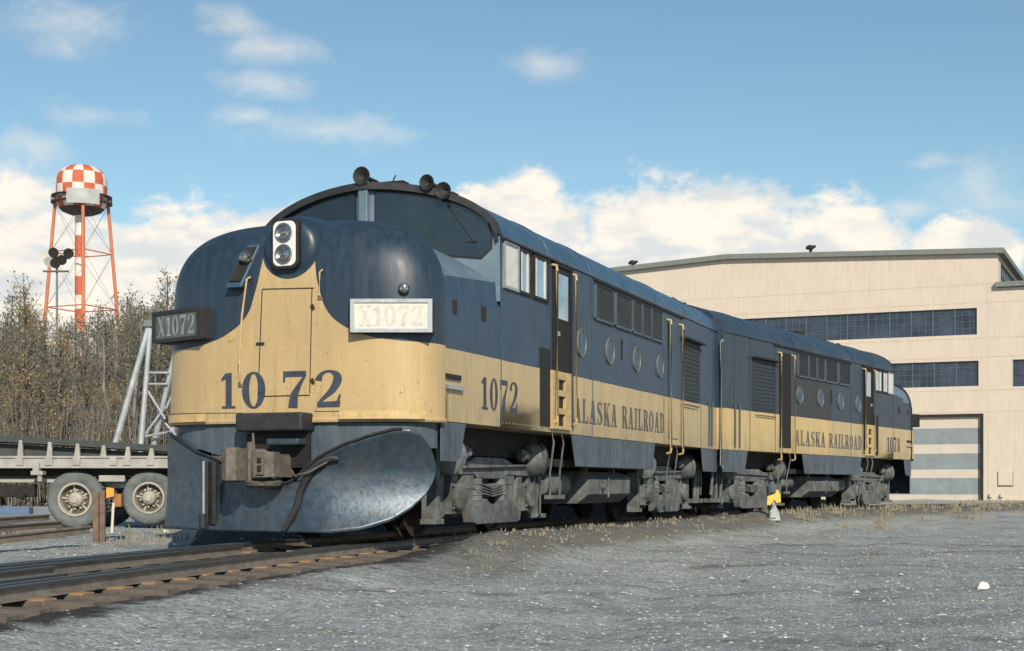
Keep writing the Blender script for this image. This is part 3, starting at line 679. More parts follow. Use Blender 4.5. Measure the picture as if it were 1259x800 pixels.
    if number!='1072':
        def pilot(s_,t_):
            u=math.sin((s_-.5)*PI); z=1.5-1.05*t_; return(1.80*u,-(PN-.05-.10*t_)*(1-abs(u)**3.5)**.4,z)
        q=MB(); q.grid(pilot,60,6); q.build('pilot',M_SKIRT,root,smooth=True)
    q=MB(); q.grid(pl_,90,24); plw=None if number!='1072' else q.build('snow_plow',M_PLOW,root,smooth=True,solid=.025,angle=60)
    if plw:
        q=MB(); q.path([(x,py(x,zt(x))-.02,zt(x)+.01) for x in [-1.72+k*.1 for k in range(35)]],.018,6); q.build('plow_lip',M_PLOWD,plw,smooth=True)
        def ribp(pts): return [(x,py(x,z)-.05,z) for x,z in pts]
        q=MB(); q.path(ribp([(.92,1.02),(.84,1.03),(.72,.98),(.60,.88),(.52,.76),(.46,.62),(.43,.48),(.38,.34),(.28,.16)]),[.03,.045,.05,.05,.048,.045,.042,.04,.035],8); q.build('plow_rib',M_PLOWD,plw,smooth=True)
        q=MB(); q.box(-.82,-.76,py(-.79,.3)-.06,-.80,.22,1.0); q.box(-.90,-.85,-1.0,-.82,.22,1.0); q.tube((-.84,-1.12,.18),(-.84,-1.12,.36),.05,n=8); q.build('plow_post',M_PLOWD,plw,bevel=.01)
        q=MB(); q.tube((-.84,-1.10,.36),(-.84,-1.10,1.0),.018,n=8); q.build('plow_post',M_ALU,plw)
    # knuckle coupler
    q=MB()
    q.box(-.10,.20,-1.25,-.75,.80,1.08)
    q.prism([(-.30,-1.22),(-.34,-1.50),(-.22,-1.60),(-.10,-1.58),(-.08,-1.30),(.05,-1.28),(.08,-1.20)],lambda a,c:(a,c,.76),lambda a,c:(a,c,1.14))
    q.prism([(.02,-1.25),(.03,-1.36),(.10,-1.50),(.22,-1.50),(.30,-1.38),(.28,-1.2)],lambda a,c:(a,c,.80),lambda a,c:(a,c,1.10))
    q.lathe([(.05,-.02),(.125,0),(.135,.06),(.12,.19),(.135,.32),(.125,.38),(.05,.40)],(-.22,-1.44,.76),(0,0,1),18)
    q.lathe([(.05,-.02),(.10,0),(.11,.06),(.11,.26),(.10,.32),(.05,.34)],(.10,-1.36,.79),(0,0,1),16)
    q.tube((-.02,-1.38,.74),(-.02,-1.38,1.22),.04,n=10); q.tube((-.02,-1.3,1.05),(-.06,-1.25,1.33),.03,.012,n=8)
    q.lathe([(.16,-.03),(.22,0),(.24,.05),(.12,.09)],(.05,-1.2,.70),(0,0,1),16)
    q.box(.14,.24,-1.53,-1.49,.83,1.06)
    cp=q.build('coupler',M_COUP,root,bevel=.02,smooth=True,angle=40)
    q=MB(); q.path([(.3,-.95,.88),(.42,-1.1,.82),(.62,-1.12,.86),(.80,-1.0,.98)],.012,6); q.build('coupler_lever',M_COUP,cp)
    q=MB(); q.box(.165,.215,-1.545,-1.53,.97,1.03); q.box(.165,.215,-1.545,-1.53,.87,.94); q.build('knuckle_slot',M_BLACK,cp)
    # underframe and tank
    q=MB(); q.box(-1.3,1.3,.2,L-.1,1.12,1.49); q.box(-.4,.4,.3,L-.2,.8,1.12); q.box(-1.55,1.55,4.9,10.2,1.0,1.12); q.build('underframe',M_DARK,root)
    q=MB(); q.prism([(-1.45,.94),(1.45,.94),(1.66,.80),(1.66,.56),(1.45,.40),(-1.45,.40),(-1.66,.56),(-1.66,.80)],lambda a,c:(a,6.55,c),lambda a,c:(a,9.0,c))
    for sx in(1,-1):
        q.box(sx*1.4,sx*1.5,6.9,6.98,.9,1.1); q.box(sx*1.4,sx*1.5,8.5,8.58,.9,1.1)
        q.tube((sx*1.66,7.25,.68),(sx*1.74,7.25,.68),.05,n=10); q.box(sx*1.66,sx*1.68,7.6,7.68,.5,.85)
    q.build('fuel_tank',M_TRUCK,root,bevel=.03)
    for sx in(1,-1):
        for ya,yb,zt_,rt_ in((5.2,6.4,.72,.19),(9.2,10.1,.78,.14)):
            q=MB(); q.lathe([(rt_*.5,0),(rt_*.9,.04),(rt_,.1),(rt_,yb-ya-.1),(rt_*.9,yb-ya-.04),(rt_*.5,yb-ya)],(sx*1.25,ya,zt_),(0,1,0),18); q.build('air_tank',M_TRUCK,root,smooth=True)
    make_truck(2.86,root); make_truck(L-2.86,root)
    # rear: diaphragm arch, drawgear, hoses
    q=MB()
    K=20; outer=[(1.62,1.2),(1.62,4.1)]+[(1.62*math.cos(PI*k/K/1),4.1+.70*math.sin(PI*k/K)) for k in range(1,K)]+[(-1.62,4.1),(-1.62,1.2)]
    q.prism(outer,lambda a,c:(a,L,c),lambda a,c:(a,L+.19,c)); q.build('diaphragm',M_BLACK,root)
    for sx in(1,-1):
        q=MB(); q.path([(sx*(H-.02),L+.0,1.1),(sx*(H-.02),L+.07,1.15),(sx*(H-.02),L+.07,3.85),(sx*(H-.02),L,3.9)],.03,8); q.build('end_rail',M_ALU,root,smooth=True)
        q=MB()
        for k,(yy,zz) in enumerate(((14.5,.45),(14.8,.38),(15.05,.5))): q.path([(sx*1.5,yy,1.2),(sx*1.52,yy+.03,.8),(sx*1.5,yy+.06,zz)],.03,6)
        q.box(sx*1.3,sx*1.6,14.35,15.0,.33,.42); q.box(sx*1.42,sx*1.5,14.7,14.82,.4,1.0); q.build('air_hose',M_TRUCK,root)
    q=MB(); q.box(-.5,.5,L-.5,L+.1,.75,1.1); q.build('drawbar',M_TRUCK,root)
    # roof fittings
    q=MB(); q.box(-.5,.5,14.6,14.95,4.80,4.90); q.box(.9,1.2,14.95,15.1,4.60,4.74); q.path([(1.1,14.2,4.66),(1.1,14.2,4.76),(1.1,14.6,4.76),(1.1,14.6,4.66)],.012,6)
    q.path([(.6,15.0,4.78),(.6,15.0,4.90),(.6,15.2,4.90),(.6,15.2,4.75)],.012,6)
    q.build('roof_bracket',M_DARK,root)
    for y0,y1,w,hh_ in((7.0,8.6,.75,.10),(9.6,10.4,.4,.14)):
        if numside!='1072': q=MB(); q.box(-w,w,y0-.3,y0+.25,4.70,4.84+hh_*.6); q.build('roof_hatch',M_DARK,root,bevel=.03)
    return root
TH1=20.7; TH2=30.4
make_loco('diesel_locomotive',(-2.60,18.66,0),-R(TH1),'near dark blue and yellow diesel locomotive numbered 1072, its plow and nose facing the camera','1072',M_SIDE,M_ROOF,'1072')
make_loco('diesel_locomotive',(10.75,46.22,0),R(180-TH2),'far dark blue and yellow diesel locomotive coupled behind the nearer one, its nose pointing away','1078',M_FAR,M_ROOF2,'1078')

# ---------------------------------------------------------------- track (92 m curve through both units)
RT=92.0; cx0,cy0=.08,25.77; h0=R(TH1)
def track(s,off=0,z=0):
    """s metres along the centre line from the middle of the near unit, off metres to its right"""
    if s>26:
        p=track(26,off,z); h=h0+26/RT; return (p[0]+(s-26)*math.sin(h),p[1]+(s-26)*math.cos(h),z)
    h=h0+s/RT
    ccx=cx0+RT*math.cos(h0); ccy=cy0-RT*math.sin(h0)
    return (ccx-(RT-off)*math.cos(h),ccy+(RT-off)*math.sin(h),z)
def theading(s): return h0+min(s,26)/RT
M_RAIL=mat('rail_steel',(.23,.205,.175),.55,.35,.3,6)
M_RAILT=mat('rail_head',(.060,.068,.07),.45,.3,.2,10)
M_TIE=mat('creosoted_tie',(.115,.10,.085),.9,0,.4,4,.8,25,(.16,.13,.10),.5)
M_PLATE=mat('rusty_plate',(.36,.22,.11),.8,.1,.4,12)
RS=.62
RP=[(-.072,-.17),(.072,-.17),(.070,-.155),(.012,-.14),(.010,-.045),(.037,-.035),(.037,-.006),(.028,0),(-.028,0),(-.037,-.006),(-.037,-.035),(-.010,-.045),(-.012,-.14),(-.070,-.155)]
RP=[(x_,z_*RS) for x_,z_ in RP]
TT=-.17*RS-.002
def rail_mesh(mb,off,s0,s1,step=.8,dz=0,fn=track):
    n=int((s1-s0)/step)+1; m=len(RP); vs=[]
    for k in range(n+1):
        s=s0+(s1-s0)*k/n
        for a,z in RP: vs.append(fn(s,off+a,z+dz))
    for k in range(n):
        for j in range(m):
            mb.cur=1 if j in(5,6,7,8,9) else 0
            mb.add([vs[k*m+j],vs[k*m+(j+1)%m],vs[(k+1)*m+(j+1)%m],vs[(k+1)*m+j]],[(0,1,2,3)])
    mb.cur=0
    for k in(0,n): mb.add([vs[k*m+j] for j in range(m)],[tuple(range(m))])
tr_root=empty('railway_track',(0,0,0)); tag(tr_root,'curving railway track with dark rails and timber ties under the locomotives','railway track')
for off in(.755,-.755):
    q=MB(); rail_mesh(q,off,-24,60,1.0); q.build('rail',[M_RAIL,M_RAILT],tr_root,weld=True)
for off,s0,s1 in((.55,-24,-10.6),(.55,-10.1,-8.0),(-.55,-24,-9.0),(-.955,-24,-4),(-.30,-24,-13.5),(.33,-24,-14.5)):
    q=MB(); rail_mesh(q,off,s0,s1,1.0,-.006); q.build('guard_rail',[M_RAIL,M_RAILT],tr_root,weld=True)
tie_me=MB(); 
def tie_mesh(seed):
    rnd=random.Random(seed); q=MB(); n=10; vs=[]; 
    for k in range(n+1):
        x=-1.32+2.64*k/n
        for y,z in((-.115,TT-.17),(.115,TT-.17),(.115,TT),(-.115,TT)):
            vs.append((x,y+rnd.uniform(-.008,.008),z+rnd.uniform(-.004,.002)))
    q.add(vs,[(k*4+j,k*4+(j+1)%4,(k+1)*4+(j+1)%4,(k+1)*4+j) for k in range(n) for j in range(4)]+[(3,2,1,0),(n*4,n*4+1,n*4+2,n*4+3)])
    return q
tproto=[]
for k in range(5):
    o=tie_mesh(k).build('tie',M_TIE,tr_root)
    for sx in(-.755,.755): pq=MB(); pq.box(sx-.17,sx+.17,-.09,.09,TT-.002,TT+.012); pq.build('tie_plate',M_PLATE,o)
    tproto.append(o)
for i in range(92):
    s=-23+i*.60
    src=tproto[i%5]
    if i<5: o=src
    else: o=copy_tree(src,tr_root)
    j=random.uniform(-.07,.07); p=track(s,j)
    o.location=(p[0],p[1],random.uniform(-.012,0)); o.rotation_euler=(0,0,-theading(s)+random.uniform(-.02,.02))

# ---------------------------------------------------------------- ground
def dist_track(X,Y):
    ccx=cx0+RT*math.cos(h0); ccy=cy0-RT*math.sin(h0)
    d=math.hypot(X-ccx,Y-ccy); off=RT-d; h=math.atan2(Y-ccy,-(X-ccx)); s=(h-h0)*RT
    if s>26:
        p=track(26); hh=h0+26/RT; dx_,dy_=X-p[0],Y-p[1]; s=26+dx_*math.sin(hh)+dy_*math.cos(hh); off=dx_*math.cos(hh)-dy_*math.sin(hh)
    return s,off
def sstep(a,b,x):
    t=min(1,max(0,(x-a)/(b-a))); return t*t*(3-2*t)
def lump(X,Y): return noise.noise(Vector((X*.35,Y*.35,1)))*.07+noise.noise(Vector((X*1.3,Y*1.3,4)))*.030+noise.noise(Vector((X*6,Y*6,9)))*.014
def gz(X,Y):
    s,off=dist_track(X,Y)
    far=sstep(30,80,Y)
    yard=-.27-.02*far
    shoulder_r=-.02 if s>-6 else -.02-.22*sstep(-6,-10,s)    # gravel heaped level with the rails beside the units
    z=yard
    a=abs(off)
    if a<1.9: z=-.16 if s>-7 else -.185
    if off>1.25:
        bump=math.exp(-((off-2.1)/.7)**2)*sstep(-9.6,-6.8,s)*(1-sstep(34,44,s))
        z=yard+(.07-yard)*bump+( -.15-yard)*(1-sstep(1.35,2.6,off))*(1-bump)
    elif off<-1.3:
        z=-.16+.03*sstep(-1.3,-2.5,off)
    k=.25 if a<1.3 else 1
    ruts=0
    if off>2.8:
        d2=off-4.2+.6*math.sin(s*.11); ruts=-.035*math.exp(-(d2/.22)**2)-.035*math.exp(-((d2-1.7)/.25)**2)
    if off>1.2: z+=.06*math.exp(-((off-2.1)/.6)**2)*noise.noise(Vector((X*1.9,Y*1.9,7)))+.035*math.exp(-((off-2.0)/.7)**2)*noise.noise(Vector((X*7,Y*6,2)))
    if off<-1.5: z+=.55*sstep(-1.6,-3.2,off)*sstep(-9.0,-6.5,off)*sstep(-6,-2,s)*(1-sstep(24,32,s))*sstep(-.2,.9,X+.225*Y)  # added bank, unseen behind the locomotives, blocks the lit ground beneath them
    return z+lump(X,Y)*k*(.5+.5*min(1,a/3))+ruts
def axis(vals):
    out=[]; x=vals[0][0]
    for (a,b,st) in vals:
        n=max(1,int((b-a)/st)); out+=[a+(b-a)*k/n for k in range(n)]
    out.append(vals[-1][1]); return out
xs=axis([(-900,-100,80),(-100,-30,5),(-30,-9,.6),(-9,12,.10),(12,34,.5),(34,100,5),(100,900,80)])
ys=axis([(-60,0,6),(0,5,.5),(5,22,.09),(22,40,.22),(40,90,1.0),(90,200,10),(200,1500,100)])
vs=[(x,y,gz(x,y) if(-32<x<40 and 0<y<92) else -.28) for x in xs for y in ys]; m_=len(ys)
q=MB(); q.v=vs; q.f=[(i*m_+j,(i+1)*m_+j,(i+1)*m_+j+1,i*m_+j+1) for i in range(len(xs)-1) for j in range(m_-1)]; q.mi=[0]*len(q.f)
MG=bpy.data.materials.new('gravel_yard'); MG.use_nodes=True; g=G(MG.node_tree); b=MG.node_tree.nodes['Principled BSDF']
tc=g.n('ShaderNodeTexCoord').outputs['Object']
big=g.noise(tc,.35,6,.65,.4); mid=g.noise(tc,2.2,7,.7); fin=g.noise(tc,26,5,.75)
c=g.mix(g.rng(big,.36,.62,0,1,True),(.53,.60,.61),(.74,.80,.80))
c=g.mix(g.rng(mid,.50,.68,0,.85),c,(.33,.35,.345))
trk=g.noise(g.mapping(tc,(.35,1.6,1),(0,0,0),(0,0,R(-28))),1.2,6,.6)
c=g.mix(g.rng(trk,.54,.68,0,.5),c,(.33,.32,.30))
tr2=g.noise(g.mapping(tc,(.15,2.4,1),(5,2,0),(0,0,R(-12))),.9,6,.6); c=g.mix(g.rng(tr2,.58,.70,0,.4),c,(.33,.34,.33))
c=g.mix(g.rng(g.noise(tc,5.5,5,.7),.60,.70,0,.8),c,(.55,.58,.57))
vo=g.n('ShaderNodeTexVoronoi',feature='F1'); g.l(tc,vo.inputs['Vector']); vo.inputs['Scale'].default_value=38
c=g.mix(g.rng(vo.outputs['Distance'],.0,.7,.0,.30),c,(.08,.08,.08))
c=g.mix(g.rng(fin,.35,.60,.45,0),c,(.20,.215,.215))
vo2=g.n('ShaderNodeTexVoronoi',feature='F1'); g.l(tc,vo2.inputs['Vector']); vo2.inputs['Scale'].default_value=13
bw2=g.n('ShaderNodeRGBToBW'); g.l(vo2.outputs['Color'],bw2.inputs[0]); c=g.mix(g.rng(bw2.outputs[0],.62,.72,0,.35),c,(.25,.265,.26))
bw=g.n('ShaderNodeRGBToBW'); g.l(vo.outputs['Color'],bw.inputs[0])
c=g.mix(1,c,g.mix(bw.outputs[0],(.65,.65,.65),(1.25,1.25,1.22)),'MULTIPLY')
gq=g.n('ShaderNodeSeparateXYZ'); g.l(tc,gq.inputs[0]); GX,GY=gq.outputs[0],gq.outputs[1]
wob2=g.m('MULTIPLY',g.m('SUBTRACT',g.noise(tc,.6,6,.7),.5),3.0)
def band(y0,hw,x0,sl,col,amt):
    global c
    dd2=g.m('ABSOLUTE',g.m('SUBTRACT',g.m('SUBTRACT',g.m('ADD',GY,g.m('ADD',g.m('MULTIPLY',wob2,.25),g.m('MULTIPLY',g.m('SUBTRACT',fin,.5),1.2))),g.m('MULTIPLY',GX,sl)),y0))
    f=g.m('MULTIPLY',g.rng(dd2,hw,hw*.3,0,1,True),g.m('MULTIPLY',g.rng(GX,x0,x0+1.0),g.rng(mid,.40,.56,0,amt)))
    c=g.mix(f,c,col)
band(23.6,.55,2.8,.10,(.18,.18,.17),.9)  # shadow of a rut, put into the ground colour as a dark strip
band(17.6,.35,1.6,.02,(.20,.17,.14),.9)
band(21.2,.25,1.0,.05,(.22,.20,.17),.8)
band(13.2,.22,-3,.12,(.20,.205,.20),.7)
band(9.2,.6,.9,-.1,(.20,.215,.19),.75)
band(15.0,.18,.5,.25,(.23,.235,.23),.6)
# oily black ballast along the track, and the added bank blackened for shade
gx=g.n('ShaderNodeSeparateXYZ'); g.l(tc,gx.inputs[0])
ccx=cx0+RT*math.cos(h0); ccy=cy0-RT*math.sin(h0)
ddx=g.m('SUBTRACT',gx.outputs[0],ccx); ddy=g.m('SUBTRACT',gx.outputs[1],ccy)
dd=g.m('SUBTRACT',RT,g.m('SQRT',g.m('ADD',g.m('MULTIPLY',ddx,ddx),g.m('MULTIPLY',ddy,ddy))))
bank_shade=g.m('MULTIPLY',g.m('LESS_THAN',dd,0),g.rng(g.m('ADD',gx.outputs[0],g.m('MULTIPLY',gx.outputs[1],.225)),0,.6))  # paints the added bank dark for the gap underneath, cut along the camera sightline
dist_=g.m('SUBTRACT',g.m('ABSOLUTE',dd),g.m('MULTIPLY',bank_shade,5))
oil_and_shade=g.rng(g.m('ADD',dist_,g.m('MULTIPLY',g.m('SUBTRACT',mid,.5),1.6)),g.rng(gx.outputs[1],15,19,1.35,1.7),g.rng(gx.outputs[1],15,19,1.75,2.3),.93,0,True)
rd=g.m('MULTIPLY',g.rng(g.m('ABSOLUTE',g.m('SUBTRACT',g.m('ADD',dd,g.m('MULTIPLY',g.m('SUBTRACT',mid,.5),1.2)),2.35)),  .75,.25,0,1,True),g.m('MULTIPLY',g.rng(gx.outputs[1],14,18),g.rng(fin,.3,.6,.45,.95)))
c=g.mix(rd,c,(.135,.125,.105))
c=g.mix(oil_and_shade,c,(.035,.032,.029))
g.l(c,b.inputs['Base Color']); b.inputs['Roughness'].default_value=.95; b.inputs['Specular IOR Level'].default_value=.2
bp=g.n('ShaderNodeBump'); bp.inputs['Strength'].default_value=1; bp.inputs['Distance'].default_value=.04
g.l(g.m('ADD',g.m('MULTIPLY',vo.outputs['Distance'],-.5),g.m('ADD',fin,g.m('MULTIPLY',g.noise(tc,7,5,.7),1.5))),bp.inputs['Height']); g.l(bp.outputs[0],b.inputs['Normal'])
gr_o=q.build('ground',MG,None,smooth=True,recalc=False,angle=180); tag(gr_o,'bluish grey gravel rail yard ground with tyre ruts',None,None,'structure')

# loose stones
M_ST=mat('loose_stone',(.38,.395,.385),.95,0,.75,6)
q=MB(); rnd=random.Random(3)
ico=[(0,0,1),(.9,0,.2),(.28,.85,.25),(-.72,.53,.2),(-.72,-.53,.15),(.28,-.85,.2),(0,0,-.6)]; icf=[(0,1,2),(0,2,3),(0,3,4),(0,4,5),(0,5,1),(6,2,1),(6,3,2),(6,4,3),(6,5,4),(6,1,5)]
n_=0
while n_<16000:
    Y=5.5+30*rnd.random()**1.9; X=rnd.uniform(-.42,.42)*Y
    s_,off=dist_track(X,Y)
    if -1.5<off<2.1 and rnd.random()<.85: continue
    r=rnd.choice([.005,.006,.007,.009,.012,.017])*(1+Y*.03)*(1.25 if rnd.random()<.04 else 1)
    if rnd.random()<.006: r*=2.0
    z=gz(X,Y); a=rnd.random()*6.3; ca,sa=math.cos(a),math.sin(a); kx,ky,kz=rnd.uniform(.7,1.4),rnd.uniform(.6,1.1),rnd.uniform(.35,.65)
    q.add([(X+r*(p[0]*kx*ca-p[1]*ky*sa),Y+r*(p[0]*kx*sa+p[1]*ky*ca),z+r*p[2]*kz) for p in ico],icf); n_+=1
tag(q.build('loose_gravel',M_ST,None,recalc=False),'small loose grey stones scattered over the yard',None,None,'stuff')

# dry grass at the foot of the far locomotive and along the ballast
M_GRASS=mat('dry_grass',(.23,.21,.145),.9,0,.4,3)
q=MB(); rnd=random.Random(5)
def tuft(X,Y,n,h,sp):
    z=gz(X,Y)
    for _ in range(n):
        a=rnd.random()*6.3; r=rnd.random()*sp; x=X+r*math.cos(a); y=Y+r*math.sin(a); hh=h*rnd.uniform(.5,1.2); l=rnd.uniform(-.35,.35)*hh; m2=rnd.uniform(-.35,.35)*hh; w=.006+Y*.00018
        q.add([(x-w,y,z-.01),(x+w,y,z-.01),(x+l*.5+w*.6,y+m2*.5,z+hh*.6),(x+l,y+m2,z+hh)],[(0,1,2),(0,2,3)])
for _ in range(70):
    s=rnd.uniform(9,34); off=rnd.choice([rnd.gauss(2.5,.35),rnd.gauss(2.5,.35),rnd.uniform(2.2,5)]); p=track(s,off); tuft(p[0],p[1],16,.20 if 14<s<28 else .12,.30)
for _ in range(150):
    s=rnd.uniform(-9,34); p=track(s,rnd.gauss(2.3,.3)); tuft(p[0],p[1],7,.05,.2)
for _ in range(25):
    Y=rnd.uniform(20,27); X=-rnd.uniform(.20,.36)*Y; tuft(X,Y,10,.14,.2)
for _ in range(30): tuft(rnd.uniform(14,34),rnd.uniform(55,75),20,.22,.6)
tag(q.build('dry_grass',M_GRASS,None,recalc=False),'thin straw coloured grass along the ballast',None,None,'stuff')

# ---------------------------------------------------------------- engine house
M_WALL=mat('cream_wall',(.61,.54,.45),.85,0,.05,.6,.1,8,(.44,.385,.31),.5,True)
M_FASC=mat('roof_fascia',(.17,.19,.18),.7,0,.15,3)
M_WGL=mat('steel_sash_glass',(.030,.048,.078),.2,0,.6,.9)
M_MUL=mat('steel_sash',(.075,.105,.135),.6,0,.2,4)
M_DGREY=mat('door_grey',(.22,.265,.28),.7,0,.12,2)
M_DCRM=mat('door_cream',(.56,.50,.43),.8,0,.06,2)
BX,BY=(1227-629.5)/F*84.0,84.0; BR=math.atan2(.411,-.912)
bld=empty('engine_house',(BX,BY,0),BR); tag(bld,'large cream engine house with two long dark window bands and a striped roller door','building')
ZB=-.5
def wall_holes(mb,k0,k1,z0,z1,holes,y0,y1):
    ks=sorted({k0,k1}|{h[0] for h in holes}|{h[1] for h in holes}); zs=sorted({z0,z1}|{h[2] for h in holes}|{h[3] for h in holes})
    for a,b_ in zip(ks[:-1],ks[1:]):
        for c,d in zip(zs[:-1],zs[1:]):
            m1,m2=(a+b_)/2,(c+d)/2
            if a<k0 or b_>k1 or any(h[0]<m1<h[1] and h[2]<m2<h[3] for h in holes): continue
            mb.box(a,b_,y0,y1,c,d)
w=MB()
W1=(1.16,26,9.43,10.97); W2=(1.07,26,6.46,7.92); DR=(.95,7.2,ZB,4.78); W3=(-6,-.80,6.37,7.91)
wall_holes(w,0,34,ZB,12.0,[W1,W2,DR],-.35,0)
roofl=[(0,14.1),(16,14.68),(23,14.34),(34,13.7)]
w.prism([(0,12.0),(34,12.0)]+list(reversed(roofl)),lambda a,c:(a,-.35,c),lambda a,c:(a,0,c))
wall_holes(w,-22,0,ZB,12.05,[W3],-.35,0)
w.box(-.0,.35,-1.5,-.35,12.0,14.05); w.box(0,.35,-40,-1.5,13.75,14.05); w.box(0,.35,-40,-1.5,12.0,12.35)
w.box(-22,-21.6,-40,-.35,ZB,12.0); w.box(33.6,34,-40,-.35,ZB,13.6); w.box(-21.6,33.6,-40,-39.6,ZB,12)
w.build('wall',M_WALL,bld,weld=True)
sm=MB()
for zz in(11.25,9.2,8.1,6.2,4.95,12.3): sm.box(-21,33,.0,.006,zz,zz+.03)
for kk in(.55,28,31): sm.box(kk,kk+.025,.0,.005,0,12)
sm.build('wall_seam',mat('seam',(.50,.42,.32),.9),bld)
w=MB()
rr_=[(-.35,14.0)]+roofl[1:]+[(34.6,13.65)]
for (a,z0),(b_,z1) in zip(rr_[:-1],rr_[1:]):
    w.add([(a,.35,z0),(b_,.35,z1),(b_,.35,z1+.30),(a,.35,z0+.30),(a,-40.5,z0),(b_,-40.5,z1),(b_,-40.5,z1+.30),(a,-40.5,z0+.30)],[(0,1,2,3),(4,5,6,7),(0,1,5,4),(3,2,6,7),(0,3,7,4),(1,2,6,5)])
w.box(-22.4,.14,-40.4,.30,12.08,12.36)
w.build('roof',M_FASC,bld)
def sash(name,k0,k1,z0,z1,step,rows,y=-.16):
    q=MB(); q.box(k0,k1,y-.02,y,z0,z1); o=q.build(name,M_WGL,bld)
    q=MB(); n=round((k1-k0)/step)
    for k in range(n+1):
        kk=k0+(k1-k0)*k/n; q.box(kk-.04,kk+.04,y,y+.06,z0,z1)
        if k<n:
            for j in(1,2): a=kk+(k1-k0)/n*j/3; q.box(a-.015,a+.015,y,y+.03,z0,z1)
    for r_ in range(rows+1):
        zz=z0+(z1-z0)*r_/rows; q.box(k0,k1,y,y+.026,zz-.015,zz+.015)
    q.build('sash_bars',M_MUL,o); return o
sash('window',*W1,1.24,4); sash('window',*W2,1.24,4); sash('window',*W3,1.3,4)
q=MB(); q.box(.10,.14,-38,-1.5,12.35,13.75); o=q.build('window',M_WGL,bld); q=MB()
for k in range(28): q.box(.04,.10,-1.6-k*1.3,-1.55-k*1.3,12.35,13.75)
q.box(.05,.095,-38,-1.5,13.0,13.05); q.build('sash_bars',M_MUL,o)
q=MB(); q.box(.80,.97,-.05,.06,ZB,4.86); q.box(7.2,7.4,-.05,.06,ZB,4.86); q.box(.97,7.2,-.05,.06,4.70,4.86); fo=q.build('door_frame',M_DARK,bld)
q=MB(); 
def vz(v): return .7+(HZ-v)/F*84.4
bands=[(617.5,608,0),(608,587.4,1),(587.4,576.8,0),(576.8,557,1),(557,545.5,0),(545.5,525.6,1),(525.6,505,0)]
for a,b_,mi in bands:
    q.cur=mi; q.box(.97,7.2,-.22,-.14,max(ZB,vz(a)) if a<617 else ZB,min(4.70,vz(b_)))
q.build('roller_door',[M_DCRM,M_DGREY],bld)
q=MB(); q.box(-.80,-.02,0,.10,.72,1.55); q.build('meter_box',M_WALL,bld,bevel=.02); q=MB(); q.box(-.84,-.78,0,.04,.68,1.55); q.box(-.78,.02,0,.04,.66,.72); q.build('box_trim',M_FASC,bld)
q=MB(); q.tube((28.4,.10,-.2),(28.4,.10,13.6),.07,n=8); q.build('downpipe',M_WALL,bld)
for kk in(.3,-.3): q=MB(); q.box(kk,kk+.15,0,.2,.05,.25); q.build('wall_bracket',M_WALL,bld)
for kk,zz in((22.5,14.65),(11.02,14.86),(30,14.2)):
    q=MB(); q.tube((kk,-1,zz-.5),(kk,-1,zz+.35),.10,n=10); q.lathe([(.10,0),(.24,.02),(.26,.14),(.12,.26),(0,.28)],(kk+.05,-1,zz+.28),(0,0,1),14); q.tube((kk,-1,zz+.4),(kk-.3,-1,zz+.45),.09,n=8); q.build('roof_vent',M_DARK,bld)

# ---------------------------------------------------------------- water tower
D=250.0; sc=D/F
M_RED=mat('tower_red',(.50,.115,.055),.7,0,.12,.3); M_WHT=mat('tower_white',(.66,.62,.56),.7,0,.08,.3); M_ORG=mat('tower_orange',(.50,.17,.085),.7,0,.12,.3)
M_CATW=mat('catwalk_dark',(.07,.05,.045),.8); M_PANEL=mat('faded_panel',(.40,.43,.42),.8,0,.15,.5)
wt=empty('water_tower',((100.5-629.5)*sc,D,0)); tag(wt,'red and white checkered water tower on orange legs rising beyond the trees','water tower')
def tz(v): return .7+(HZ-v)*sc
Rt=30.5*sc; NS=28
q=MB(); prof=[(0,tz(203)),(.35,tz(203.8)),(.62,tz(206.5)),(.82,tz(210.5)),(.95,tz(216)),(1,tz(222)),(1.0,tz(229.5)),(1.0,tz(244)),(1.0,tz(249)),(.93,tz(255)),(.78,tz(260)),(.5,tz(263.5)),(.2,tz(265)),(0.04,tz(265.3))]
rows=[0,0,0,0,0,1,1,2,2,3,3,3,3,3]; SUB=56
# rows of checks: dome, upper, middle, lower bowl
zlev=[tz(203),tz(214.5),tz(229.5),tz(244.5),tz(266)]
pp=[]
for (r0,z0),(r1,z1) in zip(prof[:-1],prof[1:]):
    for k in range(3): pp.append((r0+(r1-r0)*k/3,z0+(z1-z0)*k/3))
pp+=[(1.0,z) for z in zlev[1:4] if False]; pp.append(prof[-1])
off_a=R(8)
for (r0,z0),(r1,z1) in zip(pp[:-1],pp[1:]):
    zm=(z0+z1)/2; row=sum(1 for zz in zlev[1:4] if zm<zz)
    for k in range(SUB):
        a0,a1=[2*PI*x/SUB+off_a for x in(k,k+1)]; cell=k//4
        q.cur=(cell+row)%2
        if row==3 and zm<tz(257): q.cur=2
        q.add([(r0*Rt*math.cos(a0),r0*Rt*math.sin(a0),z0),(r0*Rt*math.cos(a1),r0*Rt*math.sin(a1),z0),(r1*Rt*math.cos(a1),r1*Rt*math.sin(a1),z1),(r1*Rt*math.cos(a0),r1*Rt*math.sin(a0),z1)],[(0,1,2,3)])
q.build('tank',[M_WHT,M_RED,M_CATW],wt,smooth=True,weld=True,angle=60)
q=MB(); q.lathe([(Rt*.98,0),(Rt*1.2,0),(Rt*1.2,.22),(Rt*.98,.22)],(0,0,tz(250.5)),(0,0,1),40)
for k in range(40):
    a=2*PI*k/40; q.tube((Rt*1.18*math.cos(a),Rt*1.18*math.sin(a),tz(250)),(Rt*1.18*math.cos(a),Rt*1.18*math.sin(a),tz(250)+1.1),.04,n=4)
